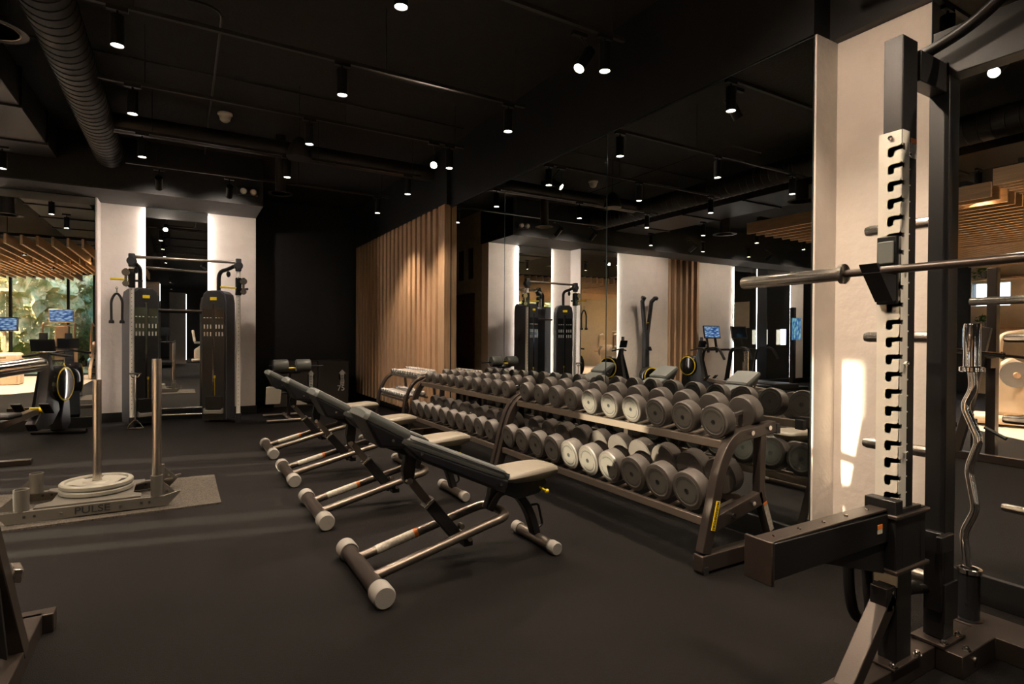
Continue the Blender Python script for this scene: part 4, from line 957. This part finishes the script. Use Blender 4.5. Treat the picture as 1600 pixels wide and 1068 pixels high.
# ================================================================ ROWERS, SKI MACHINE, TREADMILLS
def make_rower(label, loc, rz):
    t = thing('rowing_machine', label, 'rowing machine', loc, rz, 'black rowing machines')
    # local: fan at origin, rail toward -x
    MB().lathe([(0, -.10), (.14, -.10), (.20, -.085), (.215, -.05), (.215, .05), (.20, .085), (.14, .10), (0, .10)], (0, 0, .60), (0, 1, 0), 40).build('fan_drum', 'gloss_black', t)
    for s in (-1, 1): MB().lathe([(.178, s*.088), (.190, s*.094), (.200, s*.088), (.190, s*.084), (.178, s*.088)], (0, 0, .60), (0, 1, 0), 40).build('yellow_ring', 'yellow', t)
    MB().prism([(.02, .40), (.14, .44), (.18, .12), (.10, .05), (-.02, .05), (-.04, .2)], 'y', -.06, .06).build('fan_support', 'black_metal', t, bev=.01)
    MB().prism([(-.10, .45), (-.18, .78), (-.24, .98), (-.28, .98), (-.26, .76), (-.34, .40), (-.55, .20), (-.50, .12), (-.20, .16), (-.05, .30)], 'y', -.05, .05).build('body_arm', 'black_plastic', t, bev=.01)
    MB().tube([(-.20, -.24, .93), (-.24, -.05, .96), (-.24, .05, .96), (-.20, .24, .93)], .015, 10).build('handle_bar', 'black_plastic', t)
    MB().box((-.30, 0, 1.06), (.02, .24, .14), (0, -.2, 0)).build('console', 'screen', t, bev=.008)
    MB().box((-.285, 0, 1.16), (.02, .08, .08)).build('phone_holder', 'black_plastic', t, bev=.006)
    MB().prism([(-1.75, .17), (-.45, .30), (-.45, .37), (-1.75, .24)], 'y', -.035, .035).build('slide_rail', 'rail', t, bev=.004)
    MB().box((-1.05, 0, .36), (.24, .26, .05)).build('seat', 'black_plastic', t, bev=.02)
    for s in (-1, 1):
        MB().box((-.50, s*.13, .37), (.16, .10, .02), (0, .8, 0)).build('foot_plate', 'black_plastic', t, bev=.006)
    MB().cyl((-.42, -.062, .345), (-.42, .062, .345), .03).build('resistance_dial', 'yellow', t)
    MB().tube([(-1.7, -.2, .03), (-1.7, .2, .03)], .025, 10).tube([(-1.7, 0, .03), (-1.7, 0, .19)], .025, 10).build('rear_foot', 'black_metal', t)
    MB().tube([(.05, -.28, .03), (.05, .28, .03)], .028, 10).build('front_foot', 'black_metal', t)
    return t
rw = make_rower('black rowing machine in front of the left wall mirror', (-1.27, 8.42, 0), math.radians(74))
c = dup(rw); c.location = (-3.35, 8.3, 0); c.rotation_euler = (0, 0, math.radians(85)); c['label'] = 'black rowing machine with yellow ring, before the wood slat strip'
sk = thing('ski_machine', 'tall black ski trainer with Y-shaped head against white pillar', 'ski trainer', (-2.62, 8.85, 0))
MB().prism([(-.06, .35), (.06, .35), (.055, 1.3), (.0, 1.35), (-.055, 1.3)], 'y', -.05, .06).build('mast', 'black_plastic', sk, bev=.01)
for s in (-1, 1):
    MB().bar([(s*.02, 0, 1.15), (s*.13, -.02, 1.95), (s*.15, -.10, 2.02), (s*.22, -.10, 2.02)], .07, .07).build('fork_arm', 'black_plastic', sk, bev=.01)
MB().box((.0, -.09, .95), (.13, .03, .09), (-.4, 0, 0)).build('console', 'screen', sk, bev=.006)
MB().lathe([(0, -.09), (.19, -.09), (.21, -.06), (.21, .06), (.19, .09), (0, .09)], (0, -.08, .36), (0, 1, 0), 36).build('fan_drum', 'gloss_black', sk)
MB().lathe([(.175, -.096), (.19, -.100), (.20, -.096), (.19, -.09), (.175, -.096)], (0, -.08, .36), (0, 1, 0), 36).build('yellow_ring', 'yellow', sk)
MB().box((0, -.18, .03), (.50, .75, .05)).build('base', 'black_metal', sk, bev=.015)
MB().box((0, -.052, 1.5), (.05, .005, .02)).build('logo_plaque', 'yellow', sk)
def make_treadmill(label, loc, rz, m='black_metal', screen='lit_screen', grp='treadmills'):
    t = thing('treadmill', label, 'treadmill', loc, rz, grp)
    MB().box((0, 0, .14), (1.55, .70, .13)).build('deck', m, t, bev=.02)
    MB().box((-.05, 0, .207), (1.35, .48, .008)).build('belt', 'black_plastic', t)
    for s in (-1, 1):
        MB().bar(fillet([(.62, s*.36, .15), (.46, s*.37, .95), (.0, s*.37, .98), (-.18, s*.36, .72)], .14), .035, .05, up=(0, 1, 0)).build('side_rail', m, t, bev=.006)
    MB().tube([(.50, -.37, .92), (.50, .37, .92)], .025, 10).build('front_grip', m, t)
    MB().bar([(.62, -.12, .85), (.70, -.12, 1.25)], .04, .04).bar([(.62, .12, .85), (.70, .12, 1.25)], .04, .04).build('screen_arm', m, t)
    MB().box((.66, 0, 1.32), (.03, .46, .30), (0, .2, 0)).build('display_housing', 'black_plastic', t, bev=.01)
    MB().box((.643, 0, 1.323), (.004, .41, .25), (0, .2, 0)).build('display', screen, t)
    return t
tm = make_treadmill('dark treadmill with lit blue screen facing the wide pillar', (-4.5, 8.15, 0), math.radians(100))
c = dup(tm); c.location = (-5.45, 8.15, 0); c['label'] = 'dark treadmill with blank screen, beside the one with lit screen'
for ch in c.children:
    if ch.name.startswith('display.'): ch.data = ch.data.copy(); ch.data.materials[0] = MT['screen']
st2 = thing('storage_stand', 'upright steel stand with green map screen at far left', 'machine', (-6.3, 7.9, 0))
MB().bb(-6.35, -6.25, 7.85, 7.95, 0, 1.9).bb(-6.6, -6.0, 7.7, 8.1, 0, .08).build('post', 'black_metal', st2, bev=.01, **G)
for q in (-7.4, -6.6):
    MB().bb(q-.05, q+.05, 7.0, 7.1, 0, 2.35).build('tall_post', 'black_metal', st2, bev=.006, **G)
    MB().bb(q-.02, q+.02, 6.985, 6.999, .4, 1.9).build('perforated_strip', 'plate_steel', st2, **G)
MB().bb(-7.45, -6.55, 7.0, 7.1, 2.25, 2.35).build('top_beam', 'black_metal', st2, **G)
MB().cyl((-7.7, 6.95, 1.05), (-6.3, 6.95, 1.05), .05).build('padded_roller', 'grip', st2, **G)
MB().bb(-6.45, -6.15, 7.80, 7.83, 1.15, 1.65).build('display', 'lit_green', st2, **G)

# ================================================================ BEIGE CARDIO AREA (seen in mirrors)
def stair_climber(label, loc, rz):
    t = thing('stair_climber', label, 'stair climber', loc, rz, 'beige stair climbers by the windows')
    for s in (-1, 1):
        MB().prism([(-.55, .03), (.50, .03), (.50, .95), (.25, 1.0), (-.05, .65), (-.55, .30)], 'y', s*.30-.035, s*.30+.035).build('side_panel', 'beige', t, bev=.02)
        MB().tube(fillet([(-.25, s*.33, .60), (-.05, s*.33, 1.15), (.10, s*.33, 1.50), (.30, s*.30, 1.42)], .08), .022, 10).build('handrail', 'wood', t)
    for k in range(5): MB().box((-.40+k*.16, 0, .16+k*.17), (.20, .54, .05)).build('step', 'black_metal', t, bev=.006)
    MB().bar([(.38, 0, .5), (.44, 0, 1.4)], .28, .09, up=(1, 0, 0)).build('console_column', 'beige', t, bev=.02)
    MB().box((.40, 0, 1.68), (.035, .54, .36), (0, -.15, 0)).build('display_housing', 'beige', t, bev=.02)
    MB().box((.379, 0, 1.69), (.006, .49, .30), (0, -.15, 0)).build('display', 'lit_screen', t)
    MB().tube([(.30, -.30, 1.42), (.30, .30, 1.42)], .018, 8).build('grip_bar', 'wood', t)
    return t
s1 = stair_climber('beige stair climber with lit screen, left one by the windows', (-2.78, -.75, 0), math.radians(-90))
for nm, x_, l_ in (('b', -1.72, 'beige stair climber nearest the hall corner'),):
    c = dup(s1); c.location = (x_-.05, -.85, 0); c['label'] = l_
def bike(label, loc, rz):
    t = thing('exercise_machine', label, 'exercise machine', loc, rz, 'beige strength machines')
    MB().box((0, 0, .10), (1.1, .5, .12)).build('base', 'beige', t, bev=.04)
    MB().prism([(-.45, .15), (.40, .15), (.40, .75), (.15, .95), (-.25, .70), (-.45, .55)], 'y', -.16, .16).build('body', 'beige', t, bev=.05, seg=3)
    MB().box((-.28, 0, .86), (.32, .36, .10), (0, .1, 0)).build('seat', 'seat', t, bev=.03)
    MB().box((-.46, 0, 1.15), (.10, .36, .52), (0, -.15, 0)).build('backrest', 'beige', t, bev=.03)
    MB().tube(fillet([(.3, -.28, .8), (.25, -.28, 1.25), (-.05, -.28, 1.30), (-.05, -.28, 1.1)], .1), .035, 12).build('arm', 'beige', t)
    MB().tube(fillet([(.3, .28, .8), (.25, .28, 1.25), (-.05, .28, 1.30), (-.05, .28, 1.1)], .1), .035, 12).build('arm', 'beige', t)
    MB().cyl((.1, -.30, .72), (.1, -.22, .72), .17).build('weight_disc', 'grip', t)
    MB().cyl((.1, -.22, .72), (.1, -.52, .72), .035).build('disc_peg', 'wood', t)
    return t
bk = bike('beige strength machine with grey disc beside dark floor edge', (-3.6, 3.0, 0), math.radians(70))
for (x_, y_, r_, l_) in ((-5.9, 1.9, 40, 'beige strength machine in middle of the pale floor'), (-6.6, 3.2, 20, 'beige strength machine farthest from the mirrors'), (-5.3, .3, 100, 'beige strength machine near the stair climbers')):
    c = dup(bk); c.location = (x_, y_, 0); c.rotation_euler = (0, 0, math.radians(r_)); c['label'] = l_
cab = thing('weight_stack_cabinet', 'pale wood weight stack cabinet on beige floor', 'cabinet', (-4.4, 2.9, 0))
MB().bb(-4.75, -4.1, 2.45, 2.75, 0, 1.35).build('body', 'beige', cab, bev=.03, **G)
MB().bb(-4.09, -4.08, 2.52, 2.68, .45, .6).build('red_mark', 'orange', cab, **G)
tb = thing('recumbent_bike', 'beige recumbent bike with large tilted screen near windows', 'exercise bike', (-3.6, .9, 0))
MB().bb(-3.95, -3.25, .4, .9, 0.0, .75).build('body', 'beige', tb, bev=.06, **G)
MB().bb(-3.63, -3.57, .42, .50, .7, 1.25).build('column', 'beige', tb, bev=.01, **G)
MB().box((-3.6, .50, 1.42), (.52, .05, .34), (.2, 0, 0)).build('display_housing', 'black_plastic', tb, bev=.015, **G)
MB().box((-3.6, .529, 1.42), (.46, .006, .28), (.2, 0, 0)).build('display', 'lit_screen', tb, **G)
# shelf with plants on cream wall
for i, zz_ in enumerate((1.40, 2.46)):
    s_ = thing('wall_shelf', '%s pale wall shelf with a plant on the cream wall' % ['lower', 'upper'][i], 'shelf', (-8.85, 4.9, zz_))
    MB().bb(-8.95, -8.70, 4.3, 5.5, zz_, zz_+.04).build('board', 'wood', s_, **G)
    pl = thing('potted_plant', 'trailing green plant on the %s wall shelf' % ['lower', 'upper'][i], 'plant', (-8.8, 5.3, zz_+.04))
    MB().lathe([(.05, 0), (.07, .12), (.06, .12), (.05, .02), (0, .02)], (0, 0, 0), n=16).build('pot', 'dirtglass', pl)
    lv = MB()
    for k in range(90):
        a = random.uniform(0, 2*PI); r_ = random.uniform(.02, .2); zz2 = .14 - max(0, r_-.08)*2.2*random.random() + random.uniform(-.03, .12)
        c0 = Vector((math.cos(a)*r_, math.sin(a)*r_, zz2)); u_ = Vector((random.uniform(-1, 1), random.uniform(-1, 1), random.uniform(-.6, .3))).normalized()*.05; v_ = u_.orthogonal().normalized()*.015
        lv._add([c0-u_, c0+v_, c0+u_, c0-v_], [(0, 1, 2, 3)])
    lv.build('foliage', 'leaf', pl)
# a few silhouettes in the hall behind
hm = make_treadmill('dark treadmill in the long hall behind the camera', (-.6, -6.2, 0), math.radians(90))
cc = bike('dark strength machine in the hall behind', (.9, -9.6, 0), 0)
cc['group'] = 'hall machines'

# ================================================================ OUTSIDE
struct('ground_outside', MB().bb(-60, 20, -60, 40, -.35, -.15), 'grass')
def tree(label, x, y, h, r, m):
    t = thing('tree', label, 'tree', (x, y, -.15), 0, 'autumn trees outside the windows')
    MB().sweep([(0, 0, 0), (.1, .05, h*.45), (0, .1, h*.75)], [(math.cos(i*PI/4)*.16, math.sin(i*PI/4)*.16) for i in range(8)], scales=[1, .7, .3]).build('trunk', 'bark', t)
    cr = MB(); rnd = random.Random(int(x*100)+5)
    cr.ball((0, 0, 0), r, (1, 1, h*.46/r), sub=5)
    for v in cr.bm.verts:
        d_ = v.co.copy(); dn = d_.normalized()
        v.co = d_*(1 + .30*noise.noise(dn*2.2+Vector((x, y, 0))) + .16*noise.noise(dn*6+Vector((y, x, 0))) + .12*noise.noise(dn*13) + .10*noise.noise(dn*34)) + Vector((0, 0, h*.50))
    base_ = [v.co.copy() for v in cr.bm.verts]
    for k in range(14000):
        c0 = rnd.choice(base_) + Vector((rnd.uniform(-1, 1), rnd.uniform(-1, 1), rnd.uniform(-1, 1)))*.16
        u_ = Vector((rnd.uniform(-1, 1), rnd.uniform(-1, 1), rnd.uniform(-1, 1))).normalized(); v_ = u_.orthogonal().normalized(); s_ = rnd.uniform(.03, .065)
        cr._add([c0-u_*s_, c0+v_*s_*.6, c0+u_*s_, c0-v_*s_*.6], [(0, 1, 2, 3)])
    cr.build('crown', m, t)
k = 0
for (x, y, h, r, m, l) in ((-5.0, -8.6, 6.4, 1.75, 'tree_a', 'golden autumn tree in the middle window pane'), (-3.6, -11.5, 7.0, 1.9, 'tree_b', 'pale green tree at the right window pane'), (-7.6, -10.5, 7.0, 2.0, 'tree_b', 'green tree left of the golden one'),
                           (-10.4, -9.5, 6.8, 2.0, 'tree_a', 'golden tree farther left outside'), (-13.5, -10, 6.5, 2.2, 'tree_b', 'green tree at far left outside'), (-6.2, -15.5, 9.5, 2.6, 'tree_b', 'tall green tree behind the golden one'), (-11.2, -15, 9.5, 2.8, 'tree_b', 'tall green tree in the back row'), (-3.4, -17.5, 9.5, 2.6, 'tree_b', 'tall green tree behind the pale one')):
    tree(l, x, y, h, r, m)
